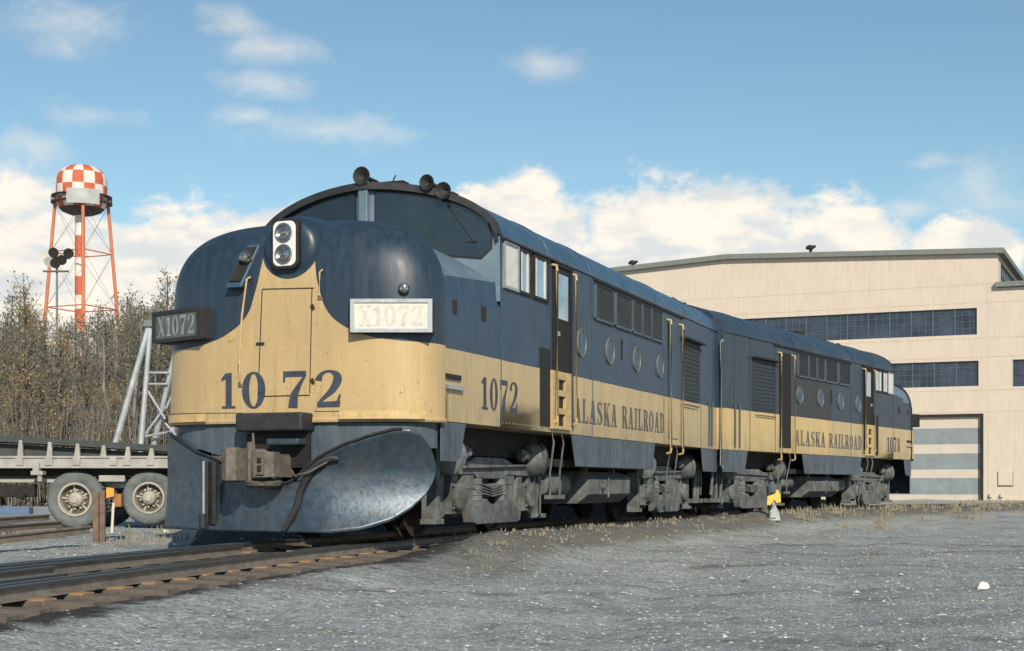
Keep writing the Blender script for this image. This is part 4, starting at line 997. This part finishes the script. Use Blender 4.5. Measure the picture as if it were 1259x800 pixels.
q.lathe([(Rt*1.17,0),(Rt*1.19,0),(Rt*1.19,.12),(Rt*1.17,.12)],(0,0,tz(250)+1.05),(0,0,1),40)
q.build('balcony',M_CATW,wt)
q=MB()
for k in range(12):
    a0=R(-71-31+62*k/12); a1=R(-71-31+62*(k+1)/12); r=Rt*1.215
    q.add([(r*math.cos(a0),r*math.sin(a0),tz(256)),(r*math.cos(a1),r*math.sin(a1),tz(256)),(r*math.cos(a1),r*math.sin(a1),tz(238)),(r*math.cos(a0),r*math.sin(a0),tz(238))],[(0,1,2,3)])
q.build('sign_panel',M_PANEL,wt,solid=.1)
q=MB()
zs_=[-1,tz(405),tz(380),tz(363),tz(340),tz(317),tz(290),tz(265)]
for k in range(len(zs_)-1): q.cur=(k+1)%2; q.tube((-.3,0,zs_[k]),(-.3,0,zs_[k+1]),.85,n=20,caps=False)
q.build('riser',[M_RED,M_WHT],wt,smooth=True,recalc=False)
legs=[]
for k,a in enumerate((17,107,197,287)):
    a=R(a+2); top=(Rt*1.03*math.cos(a),Rt*1.03*math.sin(a),tz(252)); bot=(Rt*2.0*math.cos(a),Rt*2.0*math.sin(a),-1); legs.append((Vector(top),Vector(bot)))
    q=MB(); q.tube(bot,top,.33,.28,n=8); q.build('leg',M_ORG,wt)
q=MB()
for v in(311,379,450):
    f=(tz(252)-tz(v))/(tz(252)+1); pts=[t.lerp(bb,f) for t,bb in legs]
    q=MB()
    for k in range(4): q.tube(pts[k],pts[(k+1)%4],.11,n=6)
    q.build('strut',M_ORG,wt)
q=MB(); lv=[252,311,379,450]
for va,vb in zip(lv[:-1],lv[1:]):
    fa,fb=[(tz(252)-tz(v))/(tz(252)+1) for v in(va,vb)]
    for k in range(4):
        a=[legs[k][0].lerp(legs[k][1],f) for f in(fa,fb)]; c=[legs[(k+1)%4][0].lerp(legs[(k+1)%4][1],f) for f in(fa,fb)]
        q.tube(a[0],c[1],.03,n=4); q.tube(c[0],a[1],.03,n=4)
q.build('tie_rod',M_CATW,wt)

# floodlight mast beside the tower
D=130.0; k_=D/F
def at(u,v,Y): return Vector(((u-629.5)*Y/F,Y,CAMZ+(HZ-v)*Y/F))
fm=empty('floodlight_mast',(at(70,600,D).x,D,0)); tag(fm,'grey mast with a cluster of dark floodlights left of the water tower','light mast')
x0=fm.location.x
q=MB(); q.tube((0,0,-1),(0,0,at(0,318,D).z),.14,.10,n=8); q.box(-1.2,1.0,-.3,.3,at(0,334,D).z,at(0,332.5,D).z); q.box(-.9,1.1,-.2,.2,at(0,318,D).z,at(0,316,D).z); q.build('pole',M_FASC,fm)
for u,v,mm in((56,313,M_WHT),(68,309,M_DARK),(70,322,M_DARK),(83,310,M_DARK),(79,318,M_DARK),(62,320,M_PANEL)):
    p=at(u,v,D)-Vector((x0,D,0)); q=MB(); q.lathe([(.12,0),(.30,.12),(.45,.5),(.46,.6),(0,.56)],(p.x,0,p.z),(random.uniform(-.9,.9),-.7,-.25),14); q.tube((p.x,0,p.z),(p.x*.6,0,p.z-.4),.05,n=6); q.build('floodlight',mm,fm)

# ---------------------------------------------------------------- woods
M_BARK=mat('birch_bark',(.22,.21,.19),.9,0,.5,1.5); M_BARKD=mat('dark_bark',(.10,.085,.075),.9,0,.35,1.5)
M_TW=mat('bare_twigs',(.165,.155,.14),.95,0,.3,.7)
M_LF=[mat('leaf_olive',(.15,.155,.085),.8,0,.4,.8),mat('leaf_yellow',(.30,.20,.07),.8,0,.35,.8),mat('needle_green',(.060,.085,.055),.85,0,.35,.8)]
def tree_proto(seed,h,kind):
    rnd=random.Random(seed); root=empty('birch_tree' if kind!='spruce' else 'spruce_tree')
    t=MB(); pts=[]; x=y=0
    for k in range(9):
        pts.append((x,y,h*k/8)); x+=rnd.uniform(-.12,.12); y+=rnd.uniform(-.12,.12)
    t.path(pts,[.11*(1-k/9)+.012 for k in range(9)],6); t.build('trunk',M_BARK if kind=='birch' else M_BARKD,root)
    c=MB()
    def P(f): k=min(7,int(f*8)); a,b_=Vector(pts[k]),Vector(pts[k+1]); return a.lerp(b_,f*8-k)
    if kind=='spruce':
        for k in range(150):
            f=rnd.uniform(.10,.99); a=rnd.random()*6.3; ln=(1-f)*1.25+.12; p=P(f); e=p+Vector((math.cos(a)*ln,math.sin(a)*ln,-.25*ln))
            c.cur=0; c.tube(p,e,.018,.006,n=3,caps=False)
            for j in range(9):
                q_=p.lerp(e,(j+1)/9); c.cur=1; s=.13
                d=Vector((rnd.uniform(-1,1),rnd.uniform(-1,1),rnd.uniform(-.8,.3))).normalized()*s; d2=Vector((rnd.uniform(-1,1),rnd.uniform(-1,1),rnd.uniform(-.5,.5))).normalized()*.06
                c.add([q_-d2,q_+d2,q_+d+d2*.3,q_+d-d2*.3],[(0,1,2,3)])
        ms=[M_BARKD,M_LF[2]]
    else:
        ll={'birch':.12,'yellow':.38,'olive':.36}[kind]
        for k in range(44):
            f=rnd.uniform(.22,.98); a=rnd.random()*6.3; ln=(.5+1.1*(1-f))*rnd.uniform(.6,1.1); p=P(f)
            e=p+Vector((math.cos(a)*ln*.75,math.sin(a)*ln*.75,ln*rnd.uniform(.6,1.2))); m=p.lerp(e,.5)+Vector((0,0,-.06))
            c.cur=0; c.path([p,m,e],[.020,.013,.005],3)
            for j in range(6):
                q_=m.lerp(e,rnd.uniform(-.3,1)); d=Vector((rnd.uniform(-1,1),rnd.uniform(-1,1),rnd.uniform(.1,1.2))).normalized()*rnd.uniform(.25,.6)
                c.tube(q_,q_+d,.008,.003,n=3,caps=False)
                for i in range(6):
                    if rnd.random()<ll:
                        o_=q_+d*rnd.random()+Vector((rnd.gauss(0,.08),rnd.gauss(0,.08),rnd.gauss(0,.08))); c.cur=1
                        u_=Vector((rnd.uniform(-1,1),rnd.uniform(-1,1),rnd.uniform(-1,1))).normalized()*.055; v_=Vector((rnd.uniform(-1,1),rnd.uniform(-1,1),rnd.uniform(-1,1))).normalized()*.05
                        c.add([o_-u_,o_-v_,o_+u_,o_+v_],[(0,1,2,3)]); c.cur=0
        ms=[M_TW,M_LF[1] if kind=='yellow' else M_LF[0]]
    c.build('crown',ms,root,recalc=False); return root
KINDS=['birch','birch','olive','yellow','olive','spruce','birch','spruce']
LBL={'birch':'bare grey birch with pale trunk in the woods beyond the trailer','olive':'thin tree with sparse olive leaves in the woods beyond the trailer','yellow':'small autumn tree with yellow leaves in the woods beyond the trailer','spruce':'dark narrow spruce in the woods beyond the trailer'}
protos=[(k,tree_proto(40+i,1.0*(9.0 if k in('birch','olive') else 7.5),k)) for i,k in enumerate(KINDS)]
used=set(); rnd=random.Random(21)
# tree-top line in the photo: (column, row)
TOPS=[(-160,372),(0,372),(20,350),(60,385),(95,372),(120,368),(150,352),(175,345),(205,348),(240,352),(420,360)]
def topv(u):
    for (a,b_),(c,d) in zip(TOPS[:-1],TOPS[1:]):
        if u<=c: return b_+(d-b_)*max(0,u-a)/(c-a)
    return 360
for i in range(190):
    row=i%4; Y=62+row*7+rnd.uniform(-3,3); u=rnd.uniform(-120,330) if i%3 else rnd.uniform(-30,240)
    vt=topv(u)+8+abs(rnd.gauss(0,26))+(14 if row<2 else 0)
    htop=(HZ-vt)*Y/F+CAMZ+.3
    j=rnd.choice([0,1,2,4,6,0,1,6,2,4,2,3,5,4]) ; kd,src=protos[j]
    base=9.0 if kd in('birch','olive') else 7.5
    if kd=='yellow': htop*=rnd.uniform(.5,.8)
    if kd=='spruce': htop*=rnd.uniform(.7,1.0)
    o=src if j not in used else copy_tree(src); used.add(j)
    o.location=((u-629.5)*Y/F,Y,-.3); s=htop/base; o.scale=(s*rnd.uniform(.85,1.1),s*rnd.uniform(.85,1.1),s); o.rotation_euler=(rnd.uniform(-.03,.03),rnd.uniform(-.04,.04),rnd.random()*6.3)
    tag(o,LBL[kd],'tree','%s trees of the woods'%kd)
for j,(kd,src) in enumerate(protos):
    if j not in used:
        for ch in list(src.children): bpy.data.objects.remove(ch,do_unlink=True)
        bpy.data.objects.remove(src,do_unlink=True)
for u,vt,Y,j,lb in((196,335,60,4,'tall olive leaved tree rising just left of the dark number board'),(30,352,61,3,'orange leaved autumn tree at the left edge of the woods'),(74,400,59,3,'low yellow tree in front of the woods under the water tower')):
    kd,src=protos[j]; o=copy_tree(src); s=((HZ-vt)*Y/F+CAMZ+.3)/(9.0 if kd in('birch','olive') else 7.5); o.location=((u-629.5)*Y/F,Y,-.3); o.scale=(s*.9,s*.9,s)
    if 'group' in o: del o['group']
    tag(o,lb,'tree')
# brush: dense thicket that fills the woods
q=MB()
for i in range(21000):
    Y=rnd.uniform(58,98); u=rnd.uniform(-170,360); x=(u-629.5)*Y/F; lim=((HZ-topv(u)-58)*Y/F+1.0)
    hh=lim*rnd.random()**.8*(.95 if Y>75 else .62)+.5; w=rnd.uniform(.008,.022); l=rnd.uniform(-.12,.12)*hh; z0=rnd.uniform(-.3,.2) if rnd.random()<.4 else hh*rnd.uniform(.1,.7)
    q.cur=rnd.choice([0,0,0,1,2,2,5]) 
    q.add([(x-w,Y,z0),(x+w,Y,z0),(x+l+w*.3,Y,hh),(x+l-w*.3,Y,hh)],[(0,1,2,3)])
    for _ in range(3):
        f=rnd.random(); p=Vector((x+l*f,Y,z0+(hh-z0)*f)); d=Vector((rnd.uniform(-.5,.5),rnd.uniform(-.3,.3),rnd.uniform(.2,.8))); c2=rnd.choice([0,0,2,3,3,4,5]) 
        q.cur=c2
        if c2 in(3,4,5):
            for _k in range(3):
                o_=p+Vector((rnd.gauss(0,.2),rnd.gauss(0,.2),rnd.gauss(0,.2))); u_=Vector((rnd.uniform(-1,1),rnd.uniform(-1,1),rnd.uniform(-1,1)))*.05; v_=Vector((rnd.uniform(-1,1),rnd.uniform(-1,1),rnd.uniform(-1,1)))*.05
                q.add([o_-u_,o_-v_,o_+u_,o_+v_],[(0,1,2,3)])
        else: q.add([p-Vector((.012,0,0)),p+Vector((.012,0,0)),p+d],[(0,1,2)])
tag(q.build('undergrowth',[M_TW,M_BARK,M_BARKD,M_LF[0],M_LF[1],M_LF[2]],None,recalc=False),'dense grey brown thicket filling the woods',None,None,'stuff')

# ---------------------------------------------------------------- flatbed trailer with its load
M_GRYW=mat('grey_white_paint',(.37,.38,.36),.7,0,.15,5,0,0,(.2,.17,.13),.5); M_TYRE=mat('dusty_tyre',(.125,.148,.155),.9,0,.25,6,.3,40,(.22,.21,.19),.4)
M_RIMD=mat('rim_recess_shade',(.09,.085,.075),.9); M_RIM=mat('cream_rim',(.42,.40,.34),.6,0,.15,8,0,0,(.16,.12,.09),.5); M_LOAD=mat('dark_green_beam',(.045,.055,.055),.7,0,.25,4)
D=28.0; k_=D/F
tl=empty('flatbed_trailer',(at(120,600,D).x,D,0)); tag(tl,'long grey white flatbed trailer with two big tyres behind the tracks','trailer')
X0=tl.location.x; zz=lambda v:CAMZ+(HZ-v)*k_; xx=lambda u:(u-629.5)*k_-X0
q=MB(); xa,xb=xx(-140),xx(262)
q.box(xa,xb,-.02,.10,zz(575),zz(561)); q.box(xa,xb,-.05,-.02,zz(575.5),zz(571)); q.box(xa,xb,-.05,-.02,zz(563),zz(560.5))
q.box(xa,xb,2.3,2.42,zz(575),zz(561)); q.box(xa,xb,.10,2.3,zz(566),zz(561))
for u in(25,61,95,140,157,186,213,-20,-60,-100): q.box(xx(u)-.07,xx(u)+.07,-.075,-.05,zz(572),zz(562))
q.build('deck',M_GRYW,tl,bevel=.008)
for u in(-100,-60,-20,25,61,95,127,157,186,213,240):
    q=MB(); tv=zz(540+(u-10)*.062)
    q.prism([(xx(u)-.055,zz(561)),(xx(u)+.055,zz(561)),(xx(u)+.04,tv),(xx(u)-.02,tv)],lambda a,c:(a,-.02,c),lambda a,c:(a,.05,c)); q.build('stake',M_GRYW,tl)
q=MB(); q.box(xa,xb,.45,.6,zz(589),zz(566)); q.box(xa,xb,1.8,1.95,zz(589),zz(566)); q.box(xa,xb,.22,.30,zz(586),zz(575.5)); q.build('chassis',M_DARK,tl)
q=MB(); q.box(xx(-60),xx(64),.3,.42,zz(593),zz(587)); q.box(xx(118),xx(150),.18,.35,zz(592),zz(584)); q.box(xx(70),xx(200),.5,.6,zz(600),zz(592)); q.build('suspension',M_GRYW,tl,bevel=.01)
q=MB(); q.box(xx(-50),xx(38),.2,.4,zz(611),zz(595)); q.tube((xx(20),.1,zz(612)),(xx(24),.1,zz(604)),.12); q.build('chassis',M_DARK,tl,bevel=.02)
q=MB(); q.box(xx(42),xx(50),-.1,.1,zz(582),zz(569)); q.box(xx(40),xx(55),-.12,.1,zz(584),zz(579)); q.tube((xx(50),-.05,zz(592)),(xx(50),-.05,zz(583)),.05); q.build('landing_bracket',M_GRYW,tl,bevel=.01)
for u,v,r in((90,614,36),(181,612,34)):
    for yo in(.0,.36,1.9,2.25):
        q=MB(); Rr_=r*k_*.98; o=(xx(u),.14+yo,zz(v)+ .0)
        prof=[(Rr_*.56,.0),(Rr_*.62,-.03),(Rr_*.80,-.055),(Rr_*.93,-.04),(Rr_*.985,.0),(Rr_,.03),(Rr_,.25),(Rr_*.985,.28),(Rr_*.8,.32),(Rr_*.58,.28)]
        q.lathe(prof,(o[0],o[1]+.0,o[2]),(0,1,0),40,False)
        for k in range(44):
            a=2*PI*k/44; ca,sa=math.cos(a),math.sin(a); q.box(0,0,0,0,0,0) if False else None
            p=Vector((o[0]+ca*Rr_*1.0,o[1]+.06,o[2]+sa*Rr_*1.0)); q.tube(p,p+Vector((0,.16,0)),.022,n=4)
        ty=q.build('tyre',M_TYRE,tl,smooth=True,angle=50)
        if yo<.1:
            q=MB(); q.lathe([(Rr_*.60,-.02),(Rr_*.59,-.05),(Rr_*.53,-.05),(Rr_*.51,-.01),(Rr_*.505,.10),(Rr_*.56,.10)],o,(0,1,0),36,False); q.build('rim',M_RIM,ty,smooth=True,angle=40)
            q=MB(); q.lathe([(Rr_*.51,.09),(Rr_*.40,.13),(Rr_*.26,.10),(0,.10)],o,(0,1,0),36); dk_=q.build('wheel_disc',M_RIMD,ty,smooth=True)  # shadow inside the wheel is put into the dark disc colour
            q=MB(); q.lathe([(Rr_*.27,.12),(Rr_*.26,-.0),(Rr_*.21,-.05),(Rr_*.14,-.07),(Rr_*.12,-.10),(0,-.11)],o,(0,1,0),28)
            for k in range(10):
                a=2*PI*k/10+.2; q.tube((o[0]+math.cos(a)*Rr_*.33,o[1]+.03,o[2]+math.sin(a)*Rr_*.33),(o[0]+math.cos(a)*Rr_*.33,o[1]+.13,o[2]+math.sin(a)*Rr_*.33),.022,n=6)
            for k in range(5):
                a=2*PI*k/5+.5; q.prism([(a-.10,Rr_*.27),(a+.10,Rr_*.27),(a+.07,Rr_*.51),(a-.07,Rr_*.51)],lambda t,r_:(o[0]+math.cos(t)*r_,o[1]+.07,o[2]+math.sin(t)*r_),lambda t,r_:(o[0]+math.cos(t)*r_,o[1]+.12,o[2]+math.sin(t)*r_))
            q.build('hub',M_RIM,ty,smooth=True,angle=35)
ld=MB()
for j,(y0,dz) in enumerate(((-.0,0),(.55,.02),(1.2,-.01),(1.8,.01))):
    za,zb_=zz(533+dz*20),zz(551+dz*20)
    hgt=.12
    ld.add([(xa,y0,za+.1-hgt),(xb,y0,zb_-hgt),(xb,y0+.45,zb_-hgt),(xa,y0+.45,za+.1-hgt),(xa,y0,za+.1),(xb,y0,zb_),(xb,y0+.45,zb_),(xa,y0+.45,za+.1)],[(0,3,2,1),(4,5,6,7),(0,1,5,4),(1,2,6,5),(2,3,7,6),(3,0,4,7)])
    ld.add([(xa,y0+.2,za-.05),(xb,y0+.2,zb_-.17),(xb,y0+.24,zb_-.17),(xa,y0+.24,za-.05),(xa,y0+.2,zz(561)),(xb,y0+.2,zz(561)),(xb,y0+.24,zz(561)),(xa,y0+.24,zz(561))],[(0,3,2,1),(4,5,6,7),(0,1,5,4),(1,2,6,5),(2,3,7,6),(3,0,4,7)])
lo=ld.build('steel_girder',M_LOAD,None,bevel=.01); lo.location=tl.location; tag(lo,'long dark girder load lying on the flatbed trailer','girder')

# steel A-frame derrick standing behind the trailer
M_GALV=mat('galvanised_pipe',(.36,.40,.42),.55,.2,.2,3)
D=42.0; an=empty('pipe_derrick',(at(185,600,D).x,D,-.25)); tag(an,'tall lattice derrick of grey pipes leaning together behind the trailer','derrick'); O=Vector(an.location)
P_=lambda u,v,dy=0: at(u,v,D+dy)-O
for a,c,r in(((184,398),(119,625),.10),((185,400),(167,625),.085),((220,412),(171,625),.085),((222,405),(205,625),.08)):
    q=MB(); q.tube(P_(c[0],c[1],.5 if a[0]>200 else -.5),P_(a[0],a[1]),r,r*.8,n=10); q.build('pipe_leg',M_GALV,an,smooth=True)
q=MB()
for a,c in(((181,458),(208,458)),((181,472),(206,472)),((180,478),(203,515)),((176,537),(203,500)),((175,537),(212,530)),((184,400),(222,400)),((203,520),(216,535)),((204,502),(214,480))): q=MB(); q.tube(P_(*a),P_(*c),.035,n=6); q.build('brace',M_GALV,an)
q=MB(); q.box(-.16,.14,-.15,.15,P_(184,402).z,P_(184,394).z); q.build('head_block',M_FASC,an,bevel=.02)

# ---------------------------------------------------------------- small things along the tracks
M_BROWN=mat('weathered_plank',(.16,.115,.09),.9,0,.35,6); M_ORNG=mat('orange_reflector',(.80,.36,.06),.5,0,.15,10); M_RUST=mat('rusty_box',(.34,.15,.06),.8,0,.3,10)
D=22.0; st=empty('switch_marker',(at(128,650,D).x,D,-.17)); O=Vector(st.location); P_=lambda u,v,dy=0: at(u,v,D+dy)-O
q=MB()
for a,w_ in((118,.09),(126,.08)): q.box(P_(a,600).x-w_/2,P_(a,600).x+w_/2,-.02,.03,-.05,P_(0,604).z)
q.box(P_(113,0).x,P_(117.5,0).x,.035,.06,-.05,P_(0,612).z); q.build('plank',M_BROWN,st,bevel=.005)
q=MB(); q.tube(P_(137.5,655),P_(139.5,618),.022,.02,n=8); q.build('stake',M_WHT,st)
q=MB(); q.prism([(P_(132,0).x,P_(0,612).z),(P_(141.5,0).x,P_(0,610).z),(P_(141,0).x,P_(0,600).z),(P_(132,0).x,P_(0,599).z)],lambda a,c:(a,-.06,c),lambda a,c:(a,-.03,c)); q.build('reflector',M_ORNG,st)
q=MB(); q.box(P_(139,0).x,P_(149,0).x,.0,.18,P_(0,623).z,P_(0,607).z); q.build('rusty_box',M_RUST,st,bevel=.01)
q=MB(); q.path([P_(115,645),P_(121,632),P_(127,622),P_(130,604)],.018,6); q.build('cable',M_BLACK,st)
tag(st,'brown plank post with orange reflector standing between the trailer tyres','marker post')

D=32.3; ss=empty('switch_stand',(at(950,640,D).x,D,0)); ss.location.z=gz(ss.location.x,D)-.02; O=Vector(ss.location); P_=lambda u,v,dy=0: at(u,v,D+dy)-O
q=MB(); q.prism([(P_(943,0).x,0),(P_(959,0).x,0),(P_(956,0).x,P_(0,628).z),(P_(952,0).x,P_(0,620).z),(P_(947,0).x,P_(0,626).z)],lambda a,c:(a,-.12,c),lambda a,c:(a,.12,c)); q.tube((P_(951,0).x,0,.1),(P_(951,0).x,0,P_(0,607).z),.05,n=8); q.box(P_(945,0).x,P_(953,0).x,-.16,-.12,.06,.24); q.build('stand_base',M_GALV,ss,bevel=.02)
q=MB(); q.prism([(P_(942,0).x,P_(0,620).z),(P_(946,0).x,P_(0,621).z),(P_(951,0).x,P_(0,614).z),(P_(954,0).x,P_(0,618).z),(P_(959,0).x,P_(0,617).z),(P_(958.5,0).x,P_(0,608).z),(P_(956,0).x,P_(0,602).z),(P_(953,0).x,P_(0,602).z),(P_(952,0).x,P_(0,607).z),(P_(943,0).x,P_(0,610).z)],lambda a,c:(a,-.09,c),lambda a,c:(a,-.05,c)); q.build('target',mat('yellow_target',(.85,.50,.08),.5,0,.12,10),ss)
q=MB(); q.lathe([(.05,0),(.12,.02),(.13,.14),(.07,.20),(.04,.26)],(P_(949,0).x,0,P_(0,606).z),(0,0,1),14); q.build('lantern',M_SKIRT,ss,smooth=True)
tag(ss,'small yellow topped switch stand beside the far locomotive','switch stand')

# old rails and scrap lying left of the track
def lying_rail(u0,v0,u1,v1,Y0,Y1,label):
    a=Vector((at(u0,v0,Y0).x,Y0,0)); c=Vector((at(u1,v1,Y1).x,Y1,0)); a.z=at(u0,v0,Y0).z; c.z=at(u1,v1,Y1).z
    d=(c-a).normalized(); sd=Vector((d.y,-d.x,0)).normalized(); q=MB(); n=len(RP); vs=[]
    for k in range(9):
        p=a.lerp(c,k/8)
        for x,z in RP: vs.append(p+sd*x+Vector((0,0,z)))
    q.add(vs,[(k*n+j,k*n+(j+1)%n,(k+1)*n+(j+1)%n,(k+1)*n+j) for k in range(8) for j in range(n)]+[tuple(range(n)),tuple(8*n+j for j in range(n))])
    tag(q.build('loose_rail',M_RAIL),label,'rail','spare rails lying left of the track')
lying_rail(-70,640,60,632,22,25,'old dark rail lying nearest the trailer, rearmost of three')
lying_rail(-70,650,75,640,20,23,'old dark rail lying in the middle of three left of the tyres')
lying_rail(-60,664,110,646,17.6,20,'old dark rail lying closest to the track, foremost of three')
q=MB(); a=at(-40,622,25.5); c=at(47,621,26); q.box(a.x,c.x,25.5,25.75,a.z-.14,a.z-.02); tag(q.build('blue_beam',mat('blue_beam',(.10,.17,.30),.7,0,.2,4),None,bevel=.01),'faded blue beam lying on the ground left of the tyres','beam')
def bit(u,v,r,col,name,label,cat,flat=.4,seed=1,zoff=0):
    rnd=random.Random(seed); Y=8.0
    for _ in range(40): Y=(CAMZ-gz((u-629.5)*Y/F,Y))*F/(v-HZ)
    X=(u-629.5)*Y/F; z=gz(X,Y); q=MB(); vs=[];N_=9
    for j in range(4):
        for i in range(N_):
            a=2*PI*i/N_; rr2=r*(1,.95,.6,.05)[j]*rnd.uniform(.75,1.2); vs.append((X+rr2*math.cos(a)*1.3,Y+rr2*math.sin(a),z-.01+r*flat*(0,.45,.85,1)[j]*rnd.uniform(.8,1.3)))
    q.add(vs,[(j*N_+i,j*N_+(i+1)%N_,(j+1)*N_+(i+1)%N_,(j+1)*N_+i) for j in range(3) for i in range(N_)]+[tuple(3*N_+i for i in range(N_))])
    tag(q.build(name,mat(name+str(seed)+'_m',col,.8,0,.2,30)),label,cat)
bit(1209,723,.042,(.80,.76,.66),'paper_scrap','crumpled white paper scrap on the gravel near the right edge','paper scrap',1.5,1)
bit(480,728,.045,(.50,.47,.42),'pale_stone','pale stone on the gravel in front of the plow','stone',.4,2)
bit(566,783,.03,(.30,.52,.46),'glass_shard','greenish glass shard at the bottom edge of the yard','glass shard',.15,3)
bit(748,653,.05,(.70,.66,.60),'paper_scrap','white scrap on the ballast below the fuel tank','paper scrap',.6,4)
bit(954,654,.05,(.62,.60,.55),'paper_scrap','small white scrap just below the yellow topped switch stand','paper scrap',.5,5)
bit(203,652,.06,(.75,.72,.68),'paper_scrap','white litter between the right tyre and the plow','paper scrap',.8,6)
bit(916,716,.045,(.13,.085,.06),'brown_clod','brown clod on the gravel, right of centre','clod',.5,7)
bit(744,703,.03,(.55,.45,.33),'pale_stone','small tan stone in the middle of the yard','stone',.6,8)
bit(1160,756,.05,(.45,.46,.45),'pale_stone','light grey flat stone in the lower right corner of the yard','stone',.35,9)
